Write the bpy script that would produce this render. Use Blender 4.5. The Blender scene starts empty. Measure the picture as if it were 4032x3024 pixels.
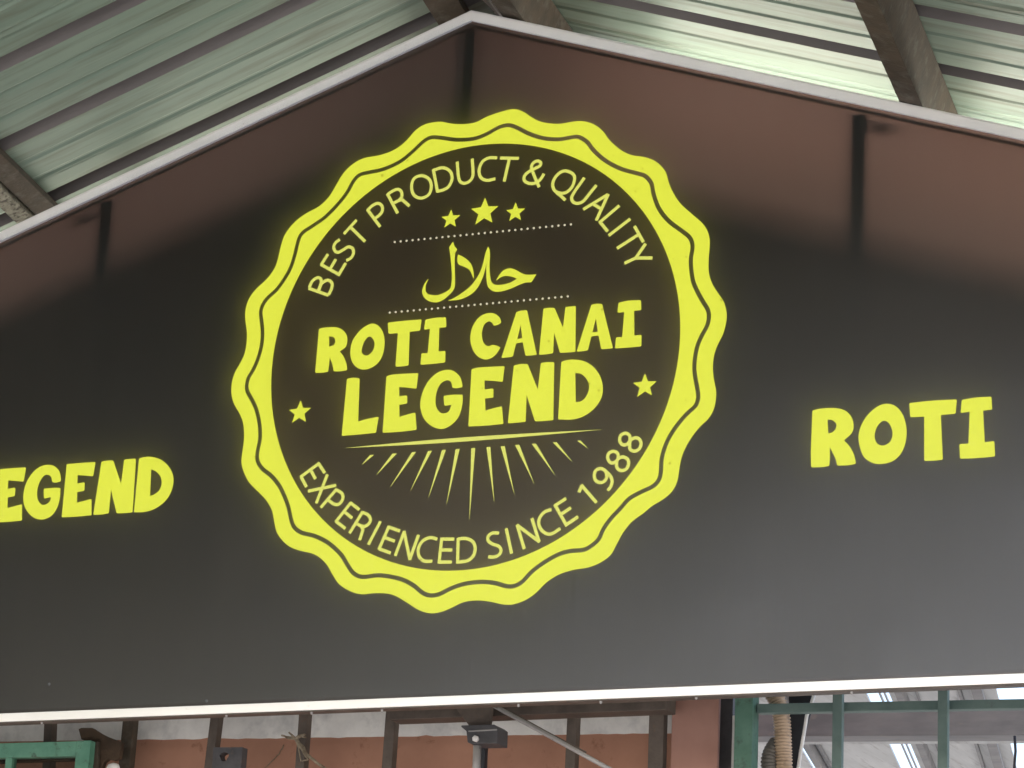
import bpy, bmesh, math, random
from mathutils import Vector, Matrix

random.seed(7)
scene = bpy.context.scene
COL = scene.collection

# ---------------------------------------------------------------- camera
CAM = Vector((3.2341, -7.0, 1.55))
YAW, PITCH, ROLL = -0.418016, 0.298275, 0.0480309
fwd = Vector((math.sin(YAW) * math.cos(PITCH), math.cos(YAW) * math.cos(PITCH), math.sin(PITCH)))
rgt = Vector((math.cos(YAW), -math.sin(YAW), 0))
upv = rgt.cross(fwd)
R2 = math.cos(ROLL) * rgt + math.sin(ROLL) * upv
U2 = -math.sin(ROLL) * rgt + math.cos(ROLL) * upv
cd = bpy.data.cameras.new('camera')
cam = bpy.data.objects.new('camera', cd)
COL.objects.link(cam)
cam.matrix_world = Matrix(((R2.x, U2.x, -fwd.x, CAM.x), (R2.y, U2.y, -fwd.y, CAM.y), (R2.z, U2.z, -fwd.z, CAM.z), (0, 0, 0, 1)))
cd.sensor_fit = 'HORIZONTAL'
cd.sensor_width = 36.0
cd.lens = 36.0 * 12060.29 / 4032.0
cd.clip_start = 0.05
cd.clip_end = 2000
scene.camera = cam

# ---------------------------------------------------------------- sky, sun, exposure
SUN_EL, SUN_AZ = math.radians(50), math.radians(188)      # azimuth clockwise from +Y: behind the camera
w = bpy.data.worlds.new('World')
scene.world = w
w.use_nodes = True
nt = w.node_tree
nt.nodes.clear()
sky = nt.nodes.new('ShaderNodeTexSky')
sky.sky_type = 'NISHITA'
sky.sun_disc = False
sky.sun_elevation = SUN_EL
sky.sun_rotation = SUN_AZ
sky.air_density = 1.0
sky.dust_density = 5.0
sky.ozone_density = 1.0
bg = nt.nodes.new('ShaderNodeBackground')
bg.inputs['Strength'].default_value = 0.11
wo = nt.nodes.new('ShaderNodeOutputWorld')
nt.links.new(sky.outputs[0], bg.inputs[0])
nt.links.new(bg.outputs[0], wo.inputs[0])

sl = bpy.data.lights.new('sun', 'SUN')
sl.energy = 3.2
sl.angle = math.radians(0.53)
sl.color = (1.0, 0.95, 0.88)
so = bpy.data.objects.new('sun', sl)
COL.objects.link(so)
sdir = Vector((math.sin(SUN_AZ) * math.cos(SUN_EL), math.cos(SUN_AZ) * math.cos(SUN_EL), math.sin(SUN_EL)))
so.rotation_euler = (-sdir).to_track_quat('-Z', 'Y').to_euler()
so.location = sdir * 30

scene.view_settings.view_transform = 'Standard'
scene.view_settings.look = 'None'
EXPOSURE = 2.4
scene.view_settings.exposure = EXPOSURE
scene.view_settings.gamma = 1.0
scene.view_settings.use_curve_mapping = False
scene.cycles.max_bounces = 7
scene.cycles.transparent_max_bounces = 8

# ---------------------------------------------------------------- helpers
def link(name, me, mat=None, parent=None):
    o = bpy.data.objects.new(name, me)
    COL.objects.link(o)
    if mat is not None and me is not None:
        for m in (mat if isinstance(mat, (list, tuple)) else [mat]):
            me.materials.append(m)
    if parent is not None:
        o.parent = parent
    return o

def empty(name, loc=(0, 0, 0)):
    o = bpy.data.objects.new(name, None)
    COL.objects.link(o)
    o.empty_display_size = 0.1
    return o

def tag(o, label, cat, group=None):
    o['label'] = label
    o['category'] = cat
    if group:
        o['group'] = group
    return o

def struct(o):
    o['kind'] = 'structure'
    return o

def mesh(name, verts, faces, smooth=False):
    me = bpy.data.meshes.new(name)
    me.from_pydata([tuple(v) for v in verts], [], faces)
    me.update()
    bm = bmesh.new()
    bm.from_mesh(me)
    bmesh.ops.recalc_face_normals(bm, faces=bm.faces)
    bm.to_mesh(me)
    bm.free()
    if smooth:
        me.polygons.foreach_set('use_smooth', [True] * len(me.polygons))
    return me

def hexa(name, p):
    """box from 8 corners: bottom 4 (ccw) then top 4"""
    return mesh(name, p, [(0, 1, 2, 3), (7, 6, 5, 4), (0, 4, 5, 1), (1, 5, 6, 2), (2, 6, 7, 3), (3, 7, 4, 0)])

def bevel(me, w=0.002, seg=2):
    bm = bmesh.new()
    bm.from_mesh(me)
    bmesh.ops.bevel(bm, geom=list(bm.edges), offset=w, segments=seg, affect='EDGES', profile=0.6)
    bm.to_mesh(me)
    bm.free()
    return me

def box(name, x0, x1, y0, y1, z0, z1, mat, parent=None, bev=0.0015):
    me = hexa(name, [(x0, y0, z0), (x1, y0, z0), (x1, y1, z0), (x0, y1, z0), (x0, y0, z1), (x1, y0, z1), (x1, y1, z1), (x0, y1, z1)])
    if bev:
        bevel(me, bev)
    return link(name, me, mat, parent)

def poly_prism(name, pts, y0, y1, mat, parent=None, bev=0.0):
    """polygon in x,z extruded from y0 to y1"""
    n = len(pts)
    v = [(x, y0, z) for x, z in pts] + [(x, y1, z) for x, z in pts]
    f = [tuple(range(n)), tuple(range(2 * n - 1, n - 1, -1))] + [(i, (i + 1) % n, n + (i + 1) % n, n + i) for i in range(n)]
    me = mesh(name, v, f)
    if bev:
        bevel(me, bev)
    return link(name, me, mat, parent)

def bar(name, a, b, wx, wy, mat, parent=None, up=(0, 0, 1), bev=0.0015):
    """rectangular bar from a to b, wx wide across, wy thick along 'up'"""
    a, b = Vector(a), Vector(b)
    d = (b - a).normalized()
    u = Vector(up)
    s = d.cross(u).normalized()
    u = s.cross(d).normalized()
    p = []
    for c in (a, b):
        for i, j in ((-1, -1), (1, -1), (1, 1), (-1, 1)):
            p.append(c + s * i * wx / 2 + u * j * wy / 2)
    me = hexa(name, p)
    if bev:
        bevel(me, bev)
    return link(name, me, mat, parent)

def tube_mesh(name, path, radii, seg=12, cap=True):
    path = [Vector(p) for p in path]
    if not isinstance(radii, (list, tuple)):
        radii = [radii] * len(path)
    v, f = [], []
    ref = Vector((0.31, 0.2, 0.93)).normalized()
    for i, p in enumerate(path):
        d = (path[min(i + 1, len(path) - 1)] - path[max(i - 1, 0)]).normalized()
        s = d.cross(ref).normalized()
        t = s.cross(d)
        for k in range(seg):
            an = 2 * math.pi * k / seg
            v.append(p + (s * math.cos(an) + t * math.sin(an)) * radii[i])
    for i in range(len(path) - 1):
        for k in range(seg):
            f.append((i * seg + k, i * seg + (k + 1) % seg, (i + 1) * seg + (k + 1) % seg, (i + 1) * seg + k))
    if cap:
        f.append(tuple(range(seg)))
        f.append(tuple(range(len(v) - 1, len(v) - 1 - seg, -1)))
    return mesh(name, v, f, smooth=True)

def tube(name, path, radii, mat, parent=None, seg=12):
    return link(name, tube_mesh(name, path, radii, seg), mat, parent)

def catmull(p0, p1, p2, p3, n):
    out = []
    for k in range(n):
        t = k / n
        out.append(tuple(0.5 * (2 * p1[i] + (p2[i] - p0[i]) * t + (2 * p0[i] - 5 * p1[i] + 4 * p2[i] - p3[i]) * t * t + (3 * p1[i] - p0[i] - 3 * p2[i] + p3[i]) * t ** 3) for i in range(2)))
    return out

def smooth_open(pts, n=6):
    q = [tuple(2 * pts[0][i] - pts[1][i] for i in range(2))] + list(pts) + [tuple(2 * pts[-1][i] - pts[-2][i] for i in range(2))]
    out = []
    for i in range(1, len(q) - 2):
        out += catmull(q[i - 1], q[i], q[i + 1], q[i + 2], n)
    return out + [pts[-1]]

def smooth_closed(pts, n=6):
    m = len(pts)
    out = []
    for i in range(m):
        out += catmull(pts[i - 1], pts[i], pts[(i + 1) % m], pts[(i + 2) % m], n)
    return out

def outline(pts, n=5, fillet=1.6):
    """corner points have 2 values, points on a curve have 3"""
    m = len(pts)
    corners = [i for i in range(m) if len(pts[i]) == 2]
    if not corners:
        return smooth_closed([p[:2] for p in pts], n)
    out = []
    for a, i in enumerate(corners):
        j = corners[(a + 1) % len(corners)]
        seg = [pts[i][:2]]
        k = (i + 1) % m
        while k != j:
            seg.append(pts[k][:2])
            k = (k + 1) % m
        seg.append(pts[j][:2])
        s = smooth_open(seg, n) if len(seg) > 2 else seg
        # pull the ends in a little so that printed corners are not razor sharp
        def pull(p, q):
            d = math.hypot(q[0] - p[0], q[1] - p[1])
            t = min(fillet / max(d, 1e-6), 0.35)
            return (p[0] + (q[0] - p[0]) * t, p[1] + (q[1] - p[1]) * t)
        s = [pull(s[0], s[1])] + list(s[1:-1]) + [pull(s[-1], s[-2])]
        out += s
    return out

TUBE = 4.2
DIFF = 6.0
DTH = 0.05
SCREWS = [(-1.2111, 3.0494), (-0.6465, 3.0512), (-0.3956, 3.05), (-0.1929, 3.049), (0.1889, 3.0498), (0.4122, 3.05), (0.665, 3.0521), (1.0631, 3.0507)]
FILM_SCREWS = [(-1.2045, 3.1568), (-0.7135, 3.093)]
SHEETS = [(-0.60, -0.112), (-0.078, 0.222), (0.300, 0.660), (0.80, 1.6)]
SLATS = [(0.262, 0.268), (0.279, 0.285)]
BATS = [(-0.076, -0.050, 3.56), (-0.035, -0.028, 3.585), (0.335, 0.360, 3.56), (0.392, 0.398, 3.59), (0.535, 0.546, 3.585), (0.585, 0.62, 3.57)]

# ---------------------------------------------------------------- materials
def newmat(name):
    m = bpy.data.materials.new(name)
    m.use_nodes = True
    t = m.node_tree
    t.nodes.clear()
    out = t.nodes.new('ShaderNodeOutputMaterial')
    return m, t, out

def N(t, kind, **kw):
    n = t.nodes.new(kind)
    for k, v in kw.items():
        if k.startswith('_'):
            n.inputs[k[1:].replace('_', ' ')].default_value = v
        else:
            setattr(n, k, v)
    return n

def ramp(t, fac, stops):
    r = t.nodes.new('ShaderNodeValToRGB')
    r.color_ramp.elements[0].position = stops[0][0]
    r.color_ramp.elements[0].color = stops[0][1] + (1,)
    r.color_ramp.elements[1].position = stops[-1][0]
    r.color_ramp.elements[1].color = stops[-1][1] + (1,)
    for p, c in stops[1:-1]:
        e = r.color_ramp.elements.new(p)
        e.color = c + (1,)
    t.links.new(fac, r.inputs[0])
    return r.outputs[0]

def surface(name, c1, c2, rough=0.6, metal=0.0, scale=8.0, stretch=(1, 1, 1), spots=None, bump=0.15, detail=6.0, spot_scale=40.0, spot_lo=0.62, spot_hi=0.75, spec=0.4):
    """painted or bare surface: two tones mixed by noise, optional stains with a shape of their own"""
    m, t, out = newmat(name)
    tc = N(t, 'ShaderNodeTexCoord')
    mp = N(t, 'ShaderNodeMapping')
    mp.inputs['Scale'].default_value = stretch
    t.links.new(tc.outputs['Object'], mp.inputs[0])
    n1 = N(t, 'ShaderNodeTexNoise', _Scale=scale, _Detail=detail, _Roughness=0.6)
    t.links.new(mp.outputs[0], n1.inputs['Vector'])
    col = ramp(t, n1.outputs['Fac'], [(0.35, c1), (0.65, c2)])
    b = N(t, 'ShaderNodeBsdfPrincipled', _Roughness=rough, _Metallic=metal)
    b.inputs['Specular IOR Level'].default_value = spec
    if spots:
        n2 = N(t, 'ShaderNodeTexNoise', _Scale=spot_scale, _Detail=4.0, _Roughness=0.65)
        t.links.new(mp.outputs[0], n2.inputs['Vector'])
        f = ramp(t, n2.outputs['Fac'], [(spot_lo, (0, 0, 0)), (spot_hi, (1, 1, 1))])
        mx = N(t, 'ShaderNodeMixRGB')
        t.links.new(f, mx.inputs[0])
        t.links.new(col, mx.inputs[1])
        mx.inputs[2].default_value = spots + (1,)
        col = mx.outputs[0]
    t.links.new(col, b.inputs['Base Color'])
    if bump:
        bp = N(t, 'ShaderNodeBump', _Strength=bump, _Distance=0.004)
        n3 = N(t, 'ShaderNodeTexNoise', _Scale=scale * 7, _Detail=4.0)
        t.links.new(mp.outputs[0], n3.inputs['Vector'])
        t.links.new(n3.outputs['Fac'], bp.inputs['Height'])
        t.links.new(bp.outputs[0], b.inputs['Normal'])
    rr = N(t, 'ShaderNodeMapRange')
    rr.inputs['To Min'].default_value = max(0.05, rough - 0.1)
    rr.inputs['To Max'].default_value = min(1.0, rough + 0.12)
    t.links.new(n1.outputs['Fac'], rr.inputs[0])
    t.links.new(rr.outputs[0], b.inputs['Roughness'])
    t.links.new(b.outputs[0], out.inputs[0])
    return m

def lit_print(name, col, strength):
    """backlit translucent print: the sign's own light comes out through it"""
    m, t, out = newmat(name)
    tc = N(t, 'ShaderNodeTexCoord')
    n1 = N(t, 'ShaderNodeTexNoise', _Scale=70.0, _Detail=5.0, _Roughness=0.7)
    t.links.new(tc.outputs['Object'], n1.inputs['Vector'])
    c = ramp(t, n1.outputs['Fac'], [(0.3, tuple(x * 0.88 for x in col)), (0.7, col)])
    n2 = N(t, 'ShaderNodeTexVoronoi', _Scale=26.0)          # specks of dirt
    n2.feature = 'F1'
    t.links.new(tc.outputs['Object'], n2.inputs['Vector'])
    n3 = N(t, 'ShaderNodeTexNoise', _Scale=9.0, _Detail=2.0)
    t.links.new(tc.outputs['Object'], n3.inputs['Vector'])
    th = N(t, 'ShaderNodeMath', operation='MULTIPLY')
    t.links.new(n3.outputs['Fac'], th.inputs[0])
    th.inputs[1].default_value = 0.17
    lt = N(t, 'ShaderNodeMath', operation='LESS_THAN')
    t.links.new(n2.outputs['Distance'], lt.inputs[0])
    t.links.new(th.outputs[0], lt.inputs[1])
    mk = N(t, 'ShaderNodeMath', operation='MULTIPLY')
    t.links.new(lt.outputs[0], mk.inputs[0])
    n4 = N(t, 'ShaderNodeTexNoise', _Scale=3.1, _Detail=0.0)
    t.links.new(tc.outputs['Object'], n4.inputs['Vector'])
    gt = N(t, 'ShaderNodeMath', operation='GREATER_THAN')
    t.links.new(n4.outputs['Fac'], gt.inputs[0])
    gt.inputs[1].default_value = 0.54
    t.links.new(gt.outputs[0], mk.inputs[1])
    mx = N(t, 'ShaderNodeMixRGB')
    t.links.new(mk.outputs[0], mx.inputs[0])
    t.links.new(c, mx.inputs[1])
    mx.inputs[2].default_value = (col[0] * 0.55, col[1] * 0.5, col[2] * 0.4, 1)
    b = N(t, 'ShaderNodeBsdfPrincipled', _Roughness=0.4)
    b.inputs['Base Color'].default_value = (col[0] * 0.06, col[1] * 0.06, col[2] * 0.06, 1)
    t.links.new(mx.outputs[0], b.inputs['Emission Color'])
    b.inputs['Emission Strength'].default_value = strength
    t.links.new(b.outputs[0], out.inputs[0])
    return m

EX = 2.0 ** EXPOSURE
M = {}
M['yellow'] = lit_print('yellow_print', (0.855, 0.87, 0.06), 1.19 / EX)
M['pale'] = lit_print('pale_yellow_print', (0.84, 0.83, 0.15), 1.16 / EX)
M['cream'] = lit_print('cream_print', (0.80, 0.72, 0.46), 1.08 / EX)

# black film of the sign face: glossy, lets a little reddish light through
def film(name, dark, dusty):
    m, t, out = newmat(name)
    tc = N(t, 'ShaderNodeTexCoord')
    b = N(t, 'ShaderNodeBsdfPrincipled', _Roughness=0.36)
    b.inputs['Base Color'].default_value = (0.017, 0.0150, 0.0115, 1)
    b.inputs['Specular IOR Level'].default_value = 0.85
    mp = N(t, 'ShaderNodeMapping')
    mp.inputs['Scale'].default_value = (60, 60, 5)
    t.links.new(tc.outputs['Object'], mp.inputs[0])
    ns = N(t, 'ShaderNodeTexNoise', _Scale=1.6, _Detail=3.0)
    t.links.new(mp.outputs[0], ns.inputs['Vector'])
    bp = N(t, 'ShaderNodeBump', _Strength=0.3, _Distance=0.002)
    t.links.new(ns.outputs['Fac'], bp.inputs['Height'])
    nl = N(t, 'ShaderNodeTexNoise', _Scale=2.4, _Detail=1.0)
    t.links.new(tc.outputs['Object'], nl.inputs['Vector'])
    bl = N(t, 'ShaderNodeBump', _Strength=0.25, _Distance=0.012)
    t.links.new(nl.outputs['Fac'], bl.inputs['Height'])
    t.links.new(bl.outputs[0], bp.inputs['Normal'])
    mpd = N(t, 'ShaderNodeMapping')
    mpd.inputs['Scale'].default_value = (14, 14, 1.2)
    t.links.new(tc.outputs['Object'], mpd.inputs[0])
    nd = N(t, 'ShaderNodeTexNoise', _Scale=1.5, _Detail=6.0, _Roughness=0.65)
    t.links.new(mpd.outputs[0], nd.inputs['Vector'])
    t.links.new(ramp(t, nd.outputs['Fac'], [(0.45, dark), (0.8, dusty)]), b.inputs['Base Color'])
    n5 = N(t, 'ShaderNodeTexNoise', _Scale=2.2, _Detail=4.0)
    t.links.new(tc.outputs['Object'], n5.inputs['Vector'])
    mr = N(t, 'ShaderNodeMapRange')
    mr.inputs['To Min'].default_value = 0.26
    mr.inputs['To Max'].default_value = 0.38
    t.links.new(n5.outputs['Fac'], mr.inputs[0])
    t.links.new(mr.outputs[0], b.inputs['Roughness'])
    t.links.new(bp.outputs[0], b.inputs['Normal'])
    tr = N(t, 'ShaderNodeBsdfTranslucent')
    tr.inputs['Color'].default_value = (0.105, 0.058, 0.045, 1)
    ad = N(t, 'ShaderNodeAddShader')
    t.links.new(b.outputs[0], ad.inputs[0])
    t.links.new(tr.outputs[0], ad.inputs[1])
    t.links.new(ad.outputs[0], out.inputs[0])
    return m
M['film'] = film('black_sign_film', (0.014, 0.0115, 0.0078), (0.028, 0.0235, 0.017))
M['film_brown'] = film('dark_brown_sign_film', (0.050, 0.028, 0.0060), (0.062, 0.038, 0.011))
m, t, out = newmat('clear_back_film')
tp = N(t, 'ShaderNodeBsdfTransparent')
t.links.new(tp.outputs[0], out.inputs[0])
M['film_back'] = m

m, t, out = newmat('tube_glow')
e = N(t, 'ShaderNodeEmission', _Strength=TUBE)
e.inputs['Color'].default_value = (1.0, 0.96, 0.82, 1)
t.links.new(e.outputs[0], out.inputs[0])
M['glow'] = m
m, t, out = newmat('weak_tube_glow')
e = N(t, 'ShaderNodeEmission', _Strength=TUBE * 0.46)
e.inputs['Color'].default_value = (1.0, 0.96, 0.82, 1)
t.links.new(e.outputs[0], out.inputs[0])
M['glow_weak'] = m

M['alu'] = surface('aluminium_trim', (0.80, 0.785, 0.765), (0.88, 0.865, 0.845), rough=0.38, metal=0.25, scale=14, stretch=(0.4, 1, 1), spots=(0.42, 0.39, 0.34), spot_scale=55, spot_lo=0.68, spot_hi=0.78, bump=0.06)
M['top_alu'] = surface('pale_trim_paint', (0.84, 0.825, 0.805), (0.92, 0.905, 0.885), rough=0.45, metal=0.0, scale=14, stretch=(0.4, 1, 1), spots=(0.55, 0.51, 0.45), spot_scale=55, spot_lo=0.68, spot_hi=0.78, bump=0.06)
M['low_alu'] = surface('bright_aluminium_trim', (0.90, 0.89, 0.86), (0.95, 0.94, 0.91), rough=0.42, metal=0.35, scale=14, stretch=(0.4, 1, 1), spots=(0.70, 0.66, 0.58), spot_scale=55, spot_lo=0.66, spot_hi=0.8, bump=0.06)
M['sheet'] = surface('green_grey_roof_sheet', (0.185, 0.255, 0.21), (0.245, 0.32, 0.265), rough=0.5, metal=0.15, scale=2.2, stretch=(0.5, 6, 0.5), spots=(0.13, 0.145, 0.11), spot_scale=3.2, spot_lo=0.48, spot_hi=0.72, bump=0.05)
M['rib'] = surface('shaded_rib_grey', (0.145, 0.135, 0.135), (0.19, 0.177, 0.177), rough=0.55, scale=4, stretch=(0.6, 6, 0.6), bump=0.06)  # shade inside the rib channels, put into a darker grey
M['rust'] = surface('rusty_brown_steel', (0.045, 0.035, 0.024), (0.080, 0.060, 0.042), rough=0.75, scale=16, spots=(0.11, 0.10, 0.08), spot_scale=22, spot_lo=0.52, spot_hi=0.75, bump=0.35)
M['speckle'] = surface('speckled_galvanised_steel', (0.16, 0.15, 0.11), (0.30, 0.29, 0.23), rough=0.7, scale=45, spots=(0.07, 0.06, 0.045), spot_scale=60, spot_lo=0.5, spot_hi=0.6, bump=0.3)
M['brown'] = surface('dark_brown_steel', (0.075, 0.060, 0.050), (0.12, 0.096, 0.080), rough=0.6, scale=18, spots=(0.14, 0.09, 0.06), spot_scale=40, bump=0.25)
M['umber'] = surface('umber_flaking_steel', (0.040, 0.026, 0.015), (0.075, 0.047, 0.028), rough=0.8, scale=22, bump=0.5)
M['wall'] = surface('rust_red_wall_board', (0.33, 0.165, 0.11), (0.41, 0.215, 0.145), rough=0.8, scale=5, spots=(0.20, 0.085, 0.05), spot_scale=26, spot_lo=0.6, spot_hi=0.8, bump=0.15)
M['column'] = surface('dusty_rust_column', (0.28, 0.15, 0.118), (0.35, 0.195, 0.155), rough=0.75, scale=6, bump=0.12)
M['white'] = surface('chalky_white_board', (0.66, 0.65, 0.64), (0.84, 0.83, 0.81), rough=0.85, scale=9, spots=(0.46, 0.46, 0.47), spot_scale=12, spot_lo=0.5, spot_hi=0.8, bump=0.2)
M['green'] = surface('worn_green_paint', (0.085, 0.24, 0.165), (0.14, 0.33, 0.23), rough=0.55, scale=14, spots=(0.06, 0.10, 0.07), spot_scale=30, spot_lo=0.58, spot_hi=0.72, bump=0.25)
M['dullgreen'] = surface('dusty_grey_green_paint', (0.085, 0.135, 0.125), (0.125, 0.18, 0.165), rough=0.6, scale=14, spots=(0.10, 0.12, 0.12), spot_scale=30, bump=0.2)
M['postgreen'] = surface('faded_green_paint', (0.065, 0.15, 0.11), (0.10, 0.20, 0.15), rough=0.6, scale=14, spots=(0.05, 0.08, 0.065), spot_scale=26, spot_lo=0.55, spot_hi=0.7, bump=0.25)
M['plate'] = surface('slate_steel_plate', (0.055, 0.055, 0.06), (0.085, 0.083, 0.09), rough=0.55, scale=20, spots=(0.13, 0.09, 0.07), spot_scale=30, bump=0.25)
M['dull'] = surface('dull_grey_metal', (0.26, 0.25, 0.25), (0.36, 0.35, 0.34), rough=0.5, metal=0.2, scale=14, spots=(0.10, 0.07, 0.05), spot_scale=40, bump=0.2)
M['black'] = surface('black_rubber', (0.018, 0.02, 0.026), (0.035, 0.038, 0.045), rough=0.6, scale=12, bump=0.15)
M['hose'] = surface('beige_conduit_plastic', (0.38, 0.27, 0.18), (0.52, 0.38, 0.27), rough=0.5, scale=20, spots=(0.16, 0.12, 0.09), spot_scale=24, spot_lo=0.55, spot_hi=0.75, bump=0.1)
M['hose_dark'] = surface('dark_conduit_plastic', (0.10, 0.095, 0.09), (0.17, 0.15, 0.13), rough=0.5, scale=20, bump=0.1)
M['rope'] = surface('frayed_fibre', (0.16, 0.12, 0.08), (0.32, 0.27, 0.20), rough=0.9, scale=60, bump=0.3)
M['shed'] = surface('pale_grey_shed_sheet', (0.48, 0.49, 0.49), (0.60, 0.61, 0.61), rough=0.6, metal=0.1, scale=4, stretch=(6, 0.6, 1), spots=(0.34, 0.33, 0.32), spot_scale=7, spot_lo=0.55, spot_hi=0.75, bump=0.1)
M['concrete'] = surface('worn_concrete', (0.13, 0.13, 0.125), (0.19, 0.185, 0.18), rough=0.9, scale=0.8, spots=(0.09, 0.085, 0.08), spot_scale=2.5, bump=0.2)
M['greybeam'] = surface('weathered_grey_beam', (0.20, 0.20, 0.21), (0.30, 0.295, 0.30), rough=0.7, scale=12, stretch=(0.3, 1, 1), spots=(0.32, 0.29, 0.26), spot_scale=26, spot_lo=0.58, spot_hi=0.72, bump=0.2)
PURLINS = [(1, 1.252, 0.065, 0.125, M['rust']), (-1, 1.375, 0.065, 0.03, M['rust']), (-1, 1.445, 0.05, 0.04, M['speckle']), (1, 0.125, 0.07, 0.12, M['rust']), (-1, 0.075, 0.085, 0.06, M['rust']), (1, -0.03, 0.035, 0.035, M['alu'])]

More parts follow.
